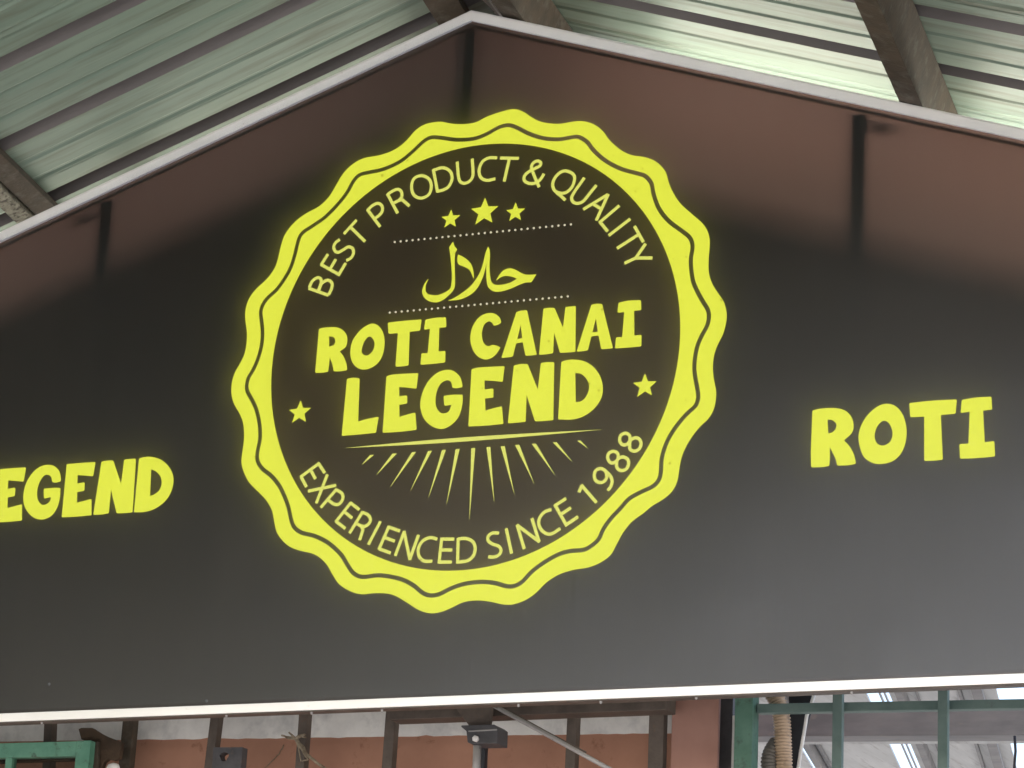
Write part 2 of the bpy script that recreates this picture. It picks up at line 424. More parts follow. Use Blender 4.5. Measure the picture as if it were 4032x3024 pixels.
# lettering and badge outlines on the sign face, in millimetres from the badge centre
THIN = [('B',[('l',[(-494.5,226.9),(-432.0,200.9)]),('s',[(-492.8,228.4),(-484.3,246.7),(-469.4,255.1),(-458.6,249.2),(-457.8,236.9),(-464.1,218.0)]),('s',[(-462.8,217.9),(-455.2,236.7),(-437.7,244.8),(-424.1,235.0),(-424.3,219.2),(-432.1,201.9)])]),('E',[('l',[(-462.7,293.1),(-400.8,255.9)]),('l',[(-460.8,291.7),(-442.2,320.6)]),('l',[(-432.6,276.7),(-417.0,303.4)]),('l',[(-404.6,258.2),(-385.9,289.4)])]),('S',[('s',[(-408.8,359.5),(-421.1,351.7),(-426.0,339.8),(-420.7,327.0),(-410.1,322.8),(-395.1,329.4),(-381.4,335.5),(-368.1,329.3),(-364.6,315.4),(-371.4,302.7),(-385.1,296.2)])]),('T',[('l',[(-397.7,374.4),(-361.6,411.6)]),('l',[(-378.8,392.4),(-331.5,346.0)])]),('P',[('l',[(-331.3,439.3),(-288.6,384.3)]),('s',[(-329.9,436.4),(-315.8,448.5),(-299.4,453.2),(-286.8,443.7),(-285.8,427.7),(-295.8,416.4),(-306.9,410.2)])]),('R',[('l',[(-273.5,479.3),(-238.2,418.3)]),('s',[(-271.5,476.6),(-256.7,484.9),(-241.6,488.0),(-230.9,479.7),(-228.8,465.9),(-237.0,455.7),(-255.7,447.9)]),('s',[(-238.2,454.6),(-228.1,456.0),(-218.8,448.9),(-204.0,435.4)])]),('O',[('o',[(-201.0,490.0),(-194.9,514.0),(-172.4,520.1),(-150.1,507.9),(-141.7,486.1),(-147.5,463.5),(-169.7,454.8),(-191.9,465.7)])]),('D',[('l',[(-138.8,535.4),(-121.9,466.9)]),('s',[(-138.9,532.0),(-110.1,536.2),(-87.9,523.2),(-80.9,501.6),(-89.3,480.5),(-103.9,472.3),(-123.3,469.0)])]),('U',[('s',[(-68.5,549.3),(-65.1,524.4),(-62.6,507.0),(-57.3,491.7),(-45.6,484.4),(-31.9,486.6),(-21.3,497.6),(-19.7,514.5),(-24.3,553.0)])]),('C',[('s',[(49.4,547.2),(26.1,549.8),(6.7,541.0),(-2.1,517.5),(4.1,496.1),(22.1,485.6),(47.3,487.2)])]),('T',[('l',[(58.0,545.8),(113.1,538.7)]),('l',[(85.5,540.8),(73.6,476.4)])]),('&',[('s',[(188.6,486.4),(180.7,473.3),(167.7,463.1),(149.3,462.7),(134.1,471.1),(131.5,483.5),(140.4,494.6),(160.8,504.0),(175.3,510.2),(177.3,519.6),(167.2,525.1),(155.1,519.7),(151.5,507.9),(157.8,490.3),(167.4,468.7),(176.4,449.6)])]),('Q',[('o',[(215.3,452.7),(221.1,471.3),(236.3,485.3),(253.3,487.1),(272.0,476.6),(277.7,462.8),(272.3,441.7),(258.3,427.6),(241.4,425.1),(222.8,433.8)]),('s',[(227.9,428.5),(241.8,416.2),(253.8,404.4)])]),('U',[('s',[(305.8,462.6),(292.7,444.3),(281.3,428.8),(271.7,410.6),(276.6,396.9),(290.2,391.5),(305.7,396.3),(321.8,414.9),(341.1,437.7)])]),('A',[('l',[(306.2,372.8),(374.5,407.6)]),('l',[(375.9,408.7),(344.7,337.5)]),('l',[(333.8,385.0),(356.1,369.6)])]),('L',[('l',[(408.6,373.1),(352.9,330.2)]),('l',[(355.2,332.8),(378.4,303.7)])]),('I',[('l',[(440.7,332.4),(381.2,291.8)])]),('T',[('l',[(453.1,311.0),(479.9,263.6)]),('l',[(465.4,286.2),(406.3,253.7)])]),('Y',[('l',[(428.8,210.4),(461.8,222.7)]),('l',[(459.5,221.1),(486.2,259.2)]),('l',[(459.4,222.0),(506.5,217.4)])]),('E',[('l',[(-480.3,-308.5),(-424.9,-272.5)]),('l',[(-427.7,-274.6),(-407.6,-301.8)]),('l',[(-449.2,-292.4),(-434.3,-316.4)]),('l',[(-477.8,-307.5),(-459.4,-337.1)])]),('X',[('l',[(-399.5,-305.9),(-427.2,-384.1)]),('l',[(-454.7,-348.9),(-371.5,-338.1)])]),('P',[('l',[(-368.8,-348.1),(-413.1,-396.8)]),('s',[(-370.7,-350.3),(-355.0,-359.5),(-348.6,-371.5),(-353.2,-385.2),(-364.0,-391.5),(-378.1,-387.1),(-391.4,-377.2)])]),('E',[('l',[(-323.5,-387.5),(-365.9,-439.2)]),('l',[(-325.4,-389.2),(-297.8,-409.5)]),('l',[(-339.9,-413.9),(-317.5,-431.4)]),('l',[(-364.6,-437.4),(-335.6,-458.8)])]),('R',[('l',[(-287.3,-414.8),(-322.7,-472.3)]),('s',[(-288.6,-417.0),(-270.6,-426.2),(-263.6,-438.1),(-266.7,-448.3),(-277.3,-455.8),(-289.9,-453.9),(-304.0,-446.6)]),('s',[(-291.2,-452.6),(-284.2,-464.6),(-287.1,-477.1),(-291.5,-492.9)])]),('I',[('l',[(-233.7,-444.8),(-265.3,-506.6)])]),('E',[('l',[(-207.9,-459.2),(-233.9,-521.9)]),('l',[(-209.4,-461.9),(-175.2,-474.9)]),('l',[(-217.0,-490.3),(-188.5,-501.4)]),('l',[(-232.3,-519.7),(-198.5,-532.8)])]),('N',[('l',[(-185.2,-541.3),(-162.4,-475.6)]),('l',[(-163.8,-475.5),(-141.4,-554.4)]),('l',[(-142.4,-553.9),(-120.5,-488.1)])]),('C',[('s',[(-66.1,-503.1),(-86.8,-497.8),(-108.2,-505.7),(-119.2,-525.6),(-115.5,-546.3),(-100.1,-559.6),(-77.0,-561.3)])]),('E',[('l',[(-53.4,-499.7),(-57.7,-568.7)]),('l',[(-53.2,-503.6),(-17.5,-505.7)]),('l',[(-55.2,-532.6),(-21.7,-534.5)]),('l',[(-57.4,-564.9),(-21.1,-566.8)])]),('D',[('l',[(-6.6,-502.9),(-4.6,-571.6)]),('s',[(-6.4,-505.9),(15.3,-506.0),(35.0,-515.0),(43.2,-532.4),(39.5,-552.5),(23.4,-565.6),(-4.9,-567.7)])]),('S',[('s',[(108.4,-496.9),(90.6,-495.7),(79.1,-502.9),(79.2,-515.3),(92.2,-525.1),(109.2,-531.7),(116.5,-543.4),(110.4,-555.4),(96.4,-559.8),(81.5,-558.1)])]),('I',[('l',[(128.1,-485.4),(146.7,-553.3)])]),('N',[('l',[(158.3,-477.1),(181.7,-543.2)]),('l',[(157.7,-478.2),(223.9,-527.0)]),('l',[(222.3,-526.9),(199.1,-462.6)])]),('C',[('s',[(252.6,-442.9),(234.4,-447.8),(220.9,-462.8),(219.4,-480.7),(230.9,-499.3),(252.5,-508.0),(279.6,-494.8)])]),('E',[('l',[(260.7,-429.2),(297.4,-489.3)]),('l',[(262.7,-432.7),(292.1,-415.8)]),('l',[(279.6,-457.3),(306.6,-441.5)]),('l',[(295.6,-485.9),(327.5,-466.5)])]),('1',[('l',[(332.1,-382.3),(376.7,-432.4)]),('l',[(334.3,-384.3),(326.9,-401.8)])]),('9',[('o',[(367.6,-361.7),(370.9,-347.2),(384.8,-342.5),(397.9,-350.2),(402.0,-365.1),(396.6,-376.0),(386.3,-379.8),(373.2,-374.4)]),('s',[(396.7,-349.0),(411.2,-363.4),(417.2,-378.4),(413.5,-392.8),(406.2,-402.2)])]),('8',[('o',[(403.1,-316.7),(404.9,-304.0),(416.9,-298.9),(429.2,-305.0),(431.1,-318.6),(422.7,-328.2),(411.0,-328.5)]),('o',[(427.5,-333.0),(430.5,-320.8),(444.3,-315.7),(457.3,-322.7),(460.6,-335.3),(454.8,-348.4),(441.0,-351.5),(430.3,-344.5)])]),('8',[('o',[(434.0,-271.4),(436.3,-258.0),(448.9,-252.8),(460.1,-259.7),(461.9,-272.3),(454.6,-282.6),(441.9,-282.6)]),('o',[(461.8,-288.1),(463.6,-273.5),(476.1,-267.0),(487.9,-271.9),(493.0,-284.6),(487.7,-297.8),(475.1,-302.5),(464.5,-297.3)])])]
BADGE_BOLD = [('R',[(-456.6,-17.6),(-454.0,106.0),(-441.3,108.5,1),(-407.9,107.6,1),(-385.6,99.6,1),(-370.5,83.9,1),(-366.3,66.7,1),(-369.4,48.9,1),(-387.1,36.7),(-375.2,23.0,1),(-364.9,1.8,1),(-360.5,-17.7),(-381.2,-19.6,1),(-400.9,-18.0),(-406.1,1.6,1),(-416.0,22.8),(-416.4,3.6,1),(-418.2,-17.8),(-437.3,-19.1,1)],[[(-422.1,83.0),(-409.8,80.0,1),(-402.2,69.7,1),(-405.6,56.8,1),(-419.9,52.9)]]),('O',[(-354.3,32.1,1),(-351.1,60.6,1),(-335.0,85.6,1),(-315.8,100.8,1),(-294.7,107.8,1),(-275.2,99.7,1),(-260.0,79.2,1),(-253.8,49.9,1),(-257.2,16.8,1),(-270.8,-5.9,1),(-290.2,-17.4,1),(-312.7,-20.3,1),(-333.6,-11.5,1),(-348.8,7.7,1)],[[(-321.1,36.5,1),(-316.5,55.2,1),(-307.3,68.8,1),(-297.3,71.1,1),(-286.5,59.9,1),(-283.0,45.2,1),(-288.2,28.9,1),(-300.2,19.2,1),(-311.7,20.1,1),(-319.8,28.0,1)]]),('T',[(-247.4,106.3),(-197.6,107.3,1),(-148.1,106.5),(-150.7,75.7),(-181.1,74.8),(-178.6,-19.4),(-197.2,-20.7,1),(-216.8,-19.8),(-215.7,74.1),(-243.8,74.7)],[]),('I',[(-136.2,105.0),(-107.8,107.7,1),(-76.7,106.6),(-73.8,78.6),(-94.4,78.7),(-92.3,12.1),(-72.5,12.1),(-71.8,-20.3),(-107.7,-20.9,1),(-143.1,-20.6),(-142.3,10.8),(-123.9,10.0),(-121.4,77.9),(-138.8,77.1)],[]),('C',[(85.7,78.1),(79.6,92.3,1),(66.8,102.9,1),(53.1,107.0,1),(33.6,104.7,1),(15.8,93.2,1),(2.3,70.7,1),(-1.8,42.7,1),(4.0,16.3,1),(17.5,-6.0,1),(34.0,-18.0,1),(48.9,-21.5,1),(65.7,-17.0,1),(77.3,-6.3,1),(86.8,8.2),(76.3,13.7,1),(63.4,17.9),(51.9,14.6,1),(40.5,21.5,1),(32.8,37.4,1),(31.2,58.8,1),(37.5,77.1,1),(48.2,84.0,1),(58.2,80.0,1),(64.8,70.7),(76.9,72.5,1)],[]),('A',[(127.8,102.7),(141.0,105.3,1),(158.0,105.4),(191.7,-20.0),(176.1,-21.0,1),(160.0,-20.6),(150.1,17.6),(131.3,16.1),(123.4,-19.9),(107.2,-20.9,1),(91.0,-21.0)],[[(141.7,66.8),(148.4,28.7),(133.9,27.6)]]),('N',[(205.1,105.4),(222.0,106.3,1),(236.5,104.2),(263.0,48.1),(267.7,104.3),(282.1,104.8,1),(296.5,104.3),(300.7,-21.4),(280.4,-21.3,1),(257.7,-20.8),(238.4,36.2),(237.8,-20.1),(218.2,-21.5,1),(198.3,-21.0)],[]),('A',[(340.7,104.3),(356.1,105.2,1),(370.4,103.4),(405.6,-20.2),(389.6,-20.7,1),(373.5,-20.5),(363.9,17.8),(343.8,17.2),(335.6,-20.4),(319.7,-21.4,1),(304.3,-21.2)],[[(354.8,66.2),(361.6,27.9),(346.2,28.1)]]),('I',[(416.7,102.5),(443.7,105.9,1),(478.6,104.1),(480.5,77.3),(460.5,76.8),(463.7,8.7),(483.6,9.3),(484.0,-21.8),(448.4,-22.2,1),(411.5,-21.4),(413.2,8.5),(430.4,7.4),(433.5,75.5),(414.6,76.0)],[]),('L',[(-359.3,-42.8),(-341.7,-41.1,1),(-321.7,-44.6),(-318.1,-165.0),(-288.4,-159.7,1),(-258.0,-156.5),(-263.2,-200.3),(-313.2,-201.4,1),(-364.0,-201.6)],[]),('E',[(-241.9,-45.1),(-218.4,-41.5,1),(-148.5,-43.6),(-151.3,-86.5),(-178.5,-81.5,1),(-202.4,-77.8),(-200.7,-103.8),(-177.6,-103.3),(-176.2,-125.7),(-199.2,-127.5),(-196.3,-161.8),(-173.8,-156.4,1),(-150.5,-153.0),(-143.9,-200.7),(-193.3,-202.6,1),(-243.1,-201.8)],[]),('G',[(-46.1,-92.4),(-49.5,-79.2,1),(-55.3,-72.4,1),(-65.3,-70.2,1),(-79.7,-76.8,1),(-89.8,-93.6,1),(-93.9,-116.8,1),(-90.8,-140.4,1),(-80.0,-156.4,1),(-67.4,-161.3,1),(-53.0,-156.8,1),(-46.1,-139.1),(-66.7,-140.6),(-70.7,-113.2),(-45.7,-111.6,1),(-15.4,-113.9),(-15.1,-141.5,1),(-22.8,-171.2,1),(-38.8,-190.9,1),(-60.2,-202.2,1),(-79.8,-202.4,1),(-105.0,-190.7,1),(-126.1,-168.2,1),(-136.6,-137.0,1),(-134.7,-106.6,1),(-121.8,-74.7,1),(-98.5,-50.6,1),(-71.9,-41.5,1),(-47.0,-45.4,1),(-26.3,-63.5,1),(-18.3,-85.2,1),(-17.9,-92.2),(-32.0,-94.6,1)],[]),('E',[(6.7,-45.5),(30.5,-42.3,1),(101.1,-44.5),(98.0,-87.4),(71.5,-82.5,1),(45.1,-79.0),(47.2,-104.4),(72.2,-103.5),(73.5,-128.5),(49.7,-129.0),(52.7,-162.9),(75.5,-157.7,1),(99.0,-154.4),(106.0,-202.7),(56.1,-203.7,1),(6.2,-202.4)],[]),('N',[(127.8,-45.1),(147.0,-42.4,1),(167.1,-44.1),(199.4,-116.3),(204.9,-44.4),(221.6,-43.4,1),(242.1,-45.1),(246.8,-202.7),(221.9,-203.2,1),(195.6,-202.4),(168.1,-128.9),(168.7,-201.6),(145.2,-202.2,1),(118.8,-202.1)],[]),('D',[(262.4,-46.1),(279.0,-42.3,1),(300.4,-42.9,1),(326.9,-49.7,1),(353.6,-67.4,1),(373.7,-95.4,1),(381.5,-125.9,1),(378.3,-153.1,1),(360.6,-179.2,1),(333.1,-197.7,1),(300.3,-205.1,1),(260.4,-201.9)],[[(302.7,-79.4),(318.8,-83.0,1),(333.5,-95.7,1),(342.5,-113.6,1),(342.1,-132.0,1),(333.4,-149.7,1),(321.9,-157.9,1),(307.8,-159.2)]])]
RIGHT_BOLD = [('R',[(948.5,-377.2),(946.9,-339.3),(949.1,-229.9),(972.7,-226.4,1),(1007.5,-228.0,1),(1032.4,-235.4,1),(1049.9,-252.8,1),(1056.3,-275.5,1),(1052.4,-294.9,1),(1032.3,-313.2),(1047.3,-330.3,1),(1058.6,-352.0,1),(1063.8,-375.6),(1044.3,-378.0,1),(1016.0,-377.3),(1010.8,-358.5,1),(995.5,-327.9),(996.6,-352.6,1),(995.0,-376.6),(975.3,-378.2,1)],[[(988.6,-256.4),(1001.8,-259.1,1),(1011.9,-269.8,1),(1010.3,-282.0,1),(1002.3,-290.1,1),(991.2,-292.5)]]),('O',[(1069.9,-313.4,1),(1074.9,-281.8,1),(1091.7,-253.4,1),(1116.0,-233.0,1),(1140.4,-226.7,1),(1164.9,-235.5,1),(1183.4,-260.2,1),(1192.1,-295.2,1),(1190.0,-329.3,1),(1178.1,-357.8,1),(1156.5,-375.8,1),(1124.9,-380.5,1),(1100.5,-373.2,1),(1080.7,-353.5,1)],[[(1110.7,-309.0,1),(1115.4,-287.2,1),(1126.2,-273.2,1),(1135.9,-270.2,1),(1147.0,-277.2,1),(1155.7,-295.0,1),(1156.4,-312.2,1),(1148.7,-327.6,1),(1133.0,-333.8,1),(1118.3,-327.9,1)]]),('T',[(1198.9,-229.4),(1257.0,-227.7,1),(1318.9,-229.3),(1316.1,-265.2),(1278.9,-266.1),(1284.3,-380.1),(1262.7,-381.1,1),(1237.9,-380.1),(1237.2,-267.2),(1201.6,-265.8)],[]),('I',[(1331.6,-231.5),(1367.5,-228.1,1),(1405.6,-228.9),(1407.5,-261.6),(1384.7,-262.6),(1389.0,-343.4),(1412.7,-342.2),(1414.6,-380.8),(1372.4,-382.0,1),(1327.7,-380.7),(1326.0,-343.8),(1348.6,-344.1),(1351.5,-263.0),(1328.8,-264.5)],[])]
LEFT_BOLD = [('E',[(-1438.4,-223.1),(-1392.9,-222.5,1),(-1344.6,-223.2),(-1348.0,-263.9),(-1399.4,-256.9),(-1397.5,-281.9),(-1373.4,-279.7),(-1372.4,-304.3),(-1395.2,-306.5),(-1392.6,-337.6),(-1346.3,-329.5),(-1341.2,-376.3),(-1392.3,-377.6,1),(-1437.7,-376.7)],[]),('G',[(-1255.2,-271.0),(-1258.6,-258.1,1),(-1268.8,-250.1,1),(-1283.0,-251.0,1),(-1295.5,-268.4,1),(-1301.0,-293.5,1),(-1296.2,-319.2,1),(-1282.4,-333.9,1),(-1268.1,-334.8,1),(-1255.6,-325.4,1),(-1253.9,-314.6),(-1276.0,-317.6),(-1280.2,-289.4),(-1250.6,-288.4,1),(-1226.8,-290.3),(-1225.3,-316.5,1),(-1230.5,-345.0,1),(-1246.4,-367.5,1),(-1269.7,-377.0,1),(-1294.4,-374.4,1),(-1318.5,-359.5,1),(-1337.5,-334.8,1),(-1344.0,-305.3,1),(-1340.1,-272.8,1),(-1324.7,-244.6,1),(-1302.1,-226.0,1),(-1276.0,-220.5,1),(-1253.1,-225.7,1),(-1235.1,-241.4,1),(-1228.1,-261.9,1),(-1228.0,-271.0),(-1241.9,-273.7,1)],[]),('E',[(-1212.6,-222.9),(-1168.1,-222.3,1),(-1120.8,-223.0),(-1124.4,-263.3),(-1174.8,-256.3),(-1173.1,-281.1),(-1149.5,-279.0),(-1148.6,-303.3),(-1171.0,-305.4),(-1168.7,-336.3),(-1123.2,-328.3),(-1118.6,-374.6),(-1168.7,-375.8,1),(-1213.2,-375.0)],[]),('N',[(-1101.5,-223.2),(-1083.5,-221.5,1),(-1064.6,-222.1),(-1032.8,-290.9),(-1029.4,-222.7),(-1011.5,-221.4,1),(-992.7,-222.3),(-989.1,-374.2),(-1014.8,-375.1,1),(-1038.8,-374.0),(-1063.4,-305.1),(-1064.0,-372.5),(-1088.6,-374.6,1),(-1112.7,-373.8)],[]),('D',[(-982.4,-222.3),(-964.0,-219.2,1),(-944.0,-220.3,1),(-915.5,-229.4,1),(-890.1,-248.3,1),(-872.8,-274.5,1),(-868.6,-299.8,1),(-875.1,-327.9,1),(-892.6,-351.7,1),(-922.4,-369.4,1),(-953.4,-375.7,1),(-984.3,-374.5)],[[(-941.6,-255.6),(-924.2,-264.0,1),(-908.8,-281.1,1),(-905.0,-301.0,1),(-911.3,-318.4,1),(-926.2,-328.2,1),(-938.5,-331.7)]])]
SCRIPT = [[(-67.7,319.3),(-62.7,306.7,1),(-54.2,296.3),(-59.2,285.6,1),(-60.0,265.9,1),(-57.6,233.2,1),(-56.0,215.1,1),(-55.6,191.8,1),(-59.3,181.4,1),(-69.8,169.8,1),(-84.0,158.6,1),(-98.6,152.4,1),(-112.5,151.7,1),(-130.6,157.4,1),(-144.4,169.5,1),(-150.3,182.6,1),(-149.7,195.1,1),(-144.0,209.0,1),(-134.4,220.3),(-140.1,206.8,1),(-141.6,194.4,1),(-139.7,184.3,1),(-131.7,176.4,1),(-118.4,172.5,1),(-103.4,171.6,1),(-86.9,175.9,1),(-74.2,181.9,1),(-67.2,189.3,1),(-65.3,205.2,1),(-65.5,225.0,1),(-68.9,252.3,1),(-73.3,279.8,1),(-78.0,304.6)],[(-51.0,281.6),(-34.6,272.4,1),(-19.1,260.1,1),(-9.1,246.6,1),(-2.9,228.1,1),(-0.5,207.2),(-5.7,217.6,1),(-13.9,232.7,1),(-23.6,240.8,1),(-37.0,247.5,1),(-47.5,253.0,1),(-51.8,263.3,1),(-51.8,272.3,1)],[(36.1,295.2),(40.6,286.7,1),(42.9,270.3,1),(42.8,245.2,1),(45.0,219.9,1),(49.8,198.1,1),(56.8,188.5,1),(66.2,184.4,1),(84.6,183.6,1),(104.6,186.7,1),(125.1,196.0),(113.0,201.9,1),(98.1,206.4,1),(85.2,206.9,1),(74.4,202.9,1),(64.7,196.3),(72.2,210.2,1),(82.6,221.7,1),(95.2,226.8,1),(108.1,226.4,1),(123.1,219.7,1),(138.1,210.2,1),(153.0,204.7,1),(180.0,203.1),(166.5,182.2),(150.4,183.3,1),(132.4,178.8,1),(110.8,171.0,1),(89.1,165.9,1),(69.0,164.7,1),(54.1,169.7,1),(42.5,180.9,1),(37.5,197.4,1),(34.8,220.9,1),(33.5,253.3),(30.9,232.0,1),(24.5,207.6,1),(12.8,183.7,1),(-2.9,167.3,1),(-24.5,156.7,1),(-46.5,152.5,1),(-73.5,153.1),(-54.3,159.5,1),(-29.1,173.2,1),(-7.8,189.1,1),(7.8,209.1,1),(17.8,227.9,1),(24.1,248.8,1),(29.2,275.2,1)]]
RAYS = [[(-276.6,-260.8),(-265.3,-261.6),(-298.6,-286.2)],[(-210.6,-261.4),(-198.1,-262.2),(-253.5,-316.7)],[(-153.7,-261.8),(-142.1,-261.9),(-211.0,-352.4)],[(-106.9,-261.6),(-95.9,-261.6),(-151.0,-365.5)],[(-66.4,-261.8),(-55.4,-262.1),(-98.1,-388.5)],[(-27.3,-262.3),(-15.9,-262.1),(-45.0,-410.1)],[(17.7,-262.6),(28.6,-262.7),(22.7,-456.5)],[(60.9,-262.9),(72.0,-263.0),(90.7,-412.9)],[(101.4,-263.5),(112.8,-263.6),(146.9,-396.0)],[(142.2,-262.9),(154.2,-263.0),(201.2,-371.1)],[(189.4,-263.2),(201.3,-263.4),(259.6,-353.4)],[(248.4,-263.5),(259.1,-263.1),(306.0,-320.3)],[(316.5,-263.8),(325.2,-263.3),(349.1,-288.1)]]
RULE = [(-350.9,-236.2),(13.9,-231.7),(381.8,-238.4),(14.5,-242.8)]
STARS = [[(-78.3,411.8),(-51.0,393.4),(-62.0,362.0),(-95.6,363.0),(-105.4,393.7)],[(20.2,435.5),(59.6,407.6),(44.6,362.8),(-4.4,362.3),(-19.3,408.1)],[(110.4,412.7),(138.4,392.9),(127.9,361.5),(94.5,362.5),(84.3,393.5)],[(-494.9,-93.4),(-462.5,-116.2),(-475.0,-154.3),(-516.0,-153.6),(-527.7,-117.2)],[(497.0,-96.8),(529.6,-119.9),(518.1,-156.8),(478.2,-157.6),(465.6,-119.4)]]
DOTS = [[(-241.7,335.8),(272.8,334.1)],[(-243.9,134.6),(272.5,133.4)]]
OUTER = [(84.2,683.5),(118.1,672.9),(144.8,653.3),(175.0,635.9),(223.1,624.8),(259.5,626.0),(290.5,625.3),(325.4,612.2),(355.3,587.1),(370.6,563.8),(404.1,531.3),(437.0,511.5),(476.5,501.1),(509.0,484.0),(534.7,454.6),(544.5,423.5),(557.8,393.9),(579.9,359.9),(615.8,324.7),(648.1,291.8),(663.0,253.8),(661.7,199.7),(663.2,162.6),(673.3,131.6),(690.2,103.6),(707.0,77.9),(714.7,47.5),(714.2,24.7),(707.0,-6.6),(694.0,-32.8),(684.4,-59.3),(681.3,-93.0),(685.2,-127.3),(691.6,-154.3),(692.3,-176.8),(687.4,-205.7),(674.4,-229.4),(654.4,-247.0),(636.7,-267.0),(617.1,-296.9),(604.3,-327.4),(598.5,-360.4),(594.9,-389.1),(582.0,-415.0),(559.8,-433.6),(528.3,-450.5),(506.7,-467.4),(476.4,-487.2),(453.3,-514.1),(437.1,-543.0),(421.0,-571.9),(394.0,-590.3),(359.8,-601.7),(321.7,-605.3),(280.3,-615.8),(246.2,-635.6),(219.3,-660.8),(191.9,-677.7),(157.2,-687.7),(128.8,-686.3),(100.0,-678.9),(60.5,-672.3),(17.8,-674.9),(-17.3,-689.3),(-45.6,-698.0),(-74.3,-700.0),(-107.5,-690.0),(-137.7,-671.7),(-185.8,-644.9),(-237.3,-638.3),(-273.8,-639.9),(-307.5,-630.4),(-342.2,-609.9),(-362.4,-585.0),(-387.2,-549.5),(-422.7,-523.5),(-468.6,-510.6),(-503.6,-494.8),(-536.4,-461.8),(-548.3,-429.8),(-558.7,-394.3),(-582.2,-361.3),(-615.1,-331.1),(-640.3,-304.8),(-661.1,-261.0),(-661.8,-229.0),(-659.4,-197.2),(-661.1,-168.9),(-667.3,-139.6),(-681.3,-112.2),(-697.5,-89.3),(-707.4,-64.4),(-710.5,-42.3),(-709.6,-21.3),(-702.6,4.9),(-688.8,28.1),(-677.8,53.9),(-673.8,85.2),(-675.5,117.1),(-682.2,147.1),(-685.2,171.9),(-682.7,196.2),(-672.8,219.9),(-653.6,242.8),(-631.3,260.5),(-612.0,282.1),(-598.4,309.2),(-588.1,363.6),(-578.6,392.2),(-553.6,422.9),(-520.2,445.4),(-478.8,463.3),(-449.6,489.8),(-428.9,524.7),(-411.5,552.5),(-386.0,575.6),(-352.3,590.5),(-302.6,594.2),(-257.5,605.8),(-224.6,628.0),(-199.6,654.7),(-170.1,669.8),(-126.7,672.2),(-94.1,662.8),(-56.1,656.6),(-18.7,657.8),(17.9,671.8)]
GROOVE = [(79.1,638.3),(105.5,626.8),(139.7,606.5),(180.9,589.1),(225.1,580.4),(261.5,581.7),(283.3,581.0),(309.3,563.6),(328.5,538.0),(362.1,505.6),(406.2,477.5),(453.2,458.9),(478.4,448.3),(496.9,425.1),(503.2,396.1),(520.5,352.1),(549.9,314.0),(585.8,284.2),(609.0,262.7),(616.8,237.6),(612.9,199.8),(619.6,148.2),(632.1,117.0),(649.2,85.5),(663.8,61.2),(667.1,40.3),(662.7,17.8),(649.6,-6.2),(637.8,-34.9),(632.0,-70.8),(632.5,-105.0),(643.9,-161.8),(643.3,-179.8),(636.9,-195.1),(619.0,-209.5),(596.8,-232.6),(574.8,-262.5),(559.7,-292.9),(550.5,-328.1),(549.4,-363.8),(544.4,-383.6),(528.8,-399.3),(497.1,-411.8),(465.4,-427.6),(444.0,-450.2),(417.3,-477.0),(397.5,-504.1),(388.0,-526.9),(371.3,-542.6),(347.4,-554.6),(309.1,-555.7),(274.5,-563.8),(233.3,-584.9),(202.6,-606.7),(179.1,-630.5),(154.8,-640.2),(133.4,-638.2),(104.6,-629.0),(65.1,-623.9),(18.7,-626.6),(-20.3,-637.0),(-51.9,-650.6),(-77.1,-652.7),(-99.3,-644.9),(-122.2,-626.8),(-148.7,-611.2),(-181.3,-599.6),(-229.4,-591.0),(-276.9,-592.9),(-303.5,-581.3),(-323.7,-556.3),(-344.2,-527.9),(-383.7,-494.7),(-426.3,-473.3),(-464.6,-462.5),(-488.5,-445.5),(-499.7,-422.2),(-512.1,-383.2),(-538.7,-332.5),(-568.0,-299.0),(-596.4,-277.7),(-613.6,-253.6),(-615.6,-228.7),(-610.7,-193.6),(-612.7,-167.6),(-616.1,-148.2),(-628.2,-108.9),(-646.4,-76.3),(-659.8,-56.0),(-663.7,-39.4),(-660.4,-15.5),(-647.7,5.3),(-634.7,38.2),(-627.1,74.0),(-626.9,110.5),(-632.7,145.2),(-637.3,170.1),(-633.6,189.4),(-619.5,210.2),(-594.9,230.0),(-573.5,257.5),(-555.1,290.2),(-544.7,326.2),(-531.2,383.7),(-497.9,406.2),(-460.7,428.2),(-424.4,461.3),(-395.9,495.2),(-378.8,526.7),(-360.7,543.2),(-330.3,547.3),(-288.4,552.0),(-239.9,568.7),(-203.5,594.2),(-174.6,618.6),(-152.5,629.0),(-122.0,624.8),(-72.5,613.2),(-23.6,610.6),(13.2,619.2),(49.6,635.1)]

# ---------------------------------------------------------------- the setting
gm = mesh('ground', [(-400, -400, 0), (400, -400, 0), (400, 400, 0), (-400, 400, 0)], [(0, 1, 2, 3)])
struct(link('ground', gm, M['concrete']))

AX, AZ, SL = -0.0458, 4.983, 0.3427          # gable apex (outer edge of the trim) and pitch
BZ = 3.0785                                   # lower edge of the black film

# ---------------------------------------------------------------- shop sign
sign = empty('shop_sign')
tag(sign, 'black gabled backlit sign board with yellow lettering and aluminium trim', 'sign')
HW = 2.35
def gz(x, d=0.0):
    return AZ - d - SL * abs(x - AX)

# face: closed thin board, front film translucent
pp = [(AX - HW, BZ - 0.012), (AX + HW, BZ - 0.012), (AX + HW, gz(AX + HW, 0.018)), (AX, AZ - 0.018), (AX - HW, gz(AX - HW, 0.018))]
v = [(x, 0.0, z) for x, z in pp] + [(x, 0.005, z) for x, z in pp]
f = [(0, 1, 2, 3, 4), (9, 8, 7, 6, 5)] + [(i, (i + 1) % 5, 5 + (i + 1) % 5, 5 + i) for i in range(5)]
me = mesh('sign_face', v, f)
fo = link('sign_face', me, [M['film'], M['film_back']], sign)
for p in me.polygons:
    p.material_index = 1 if p.normal.y > 0.5 else 0

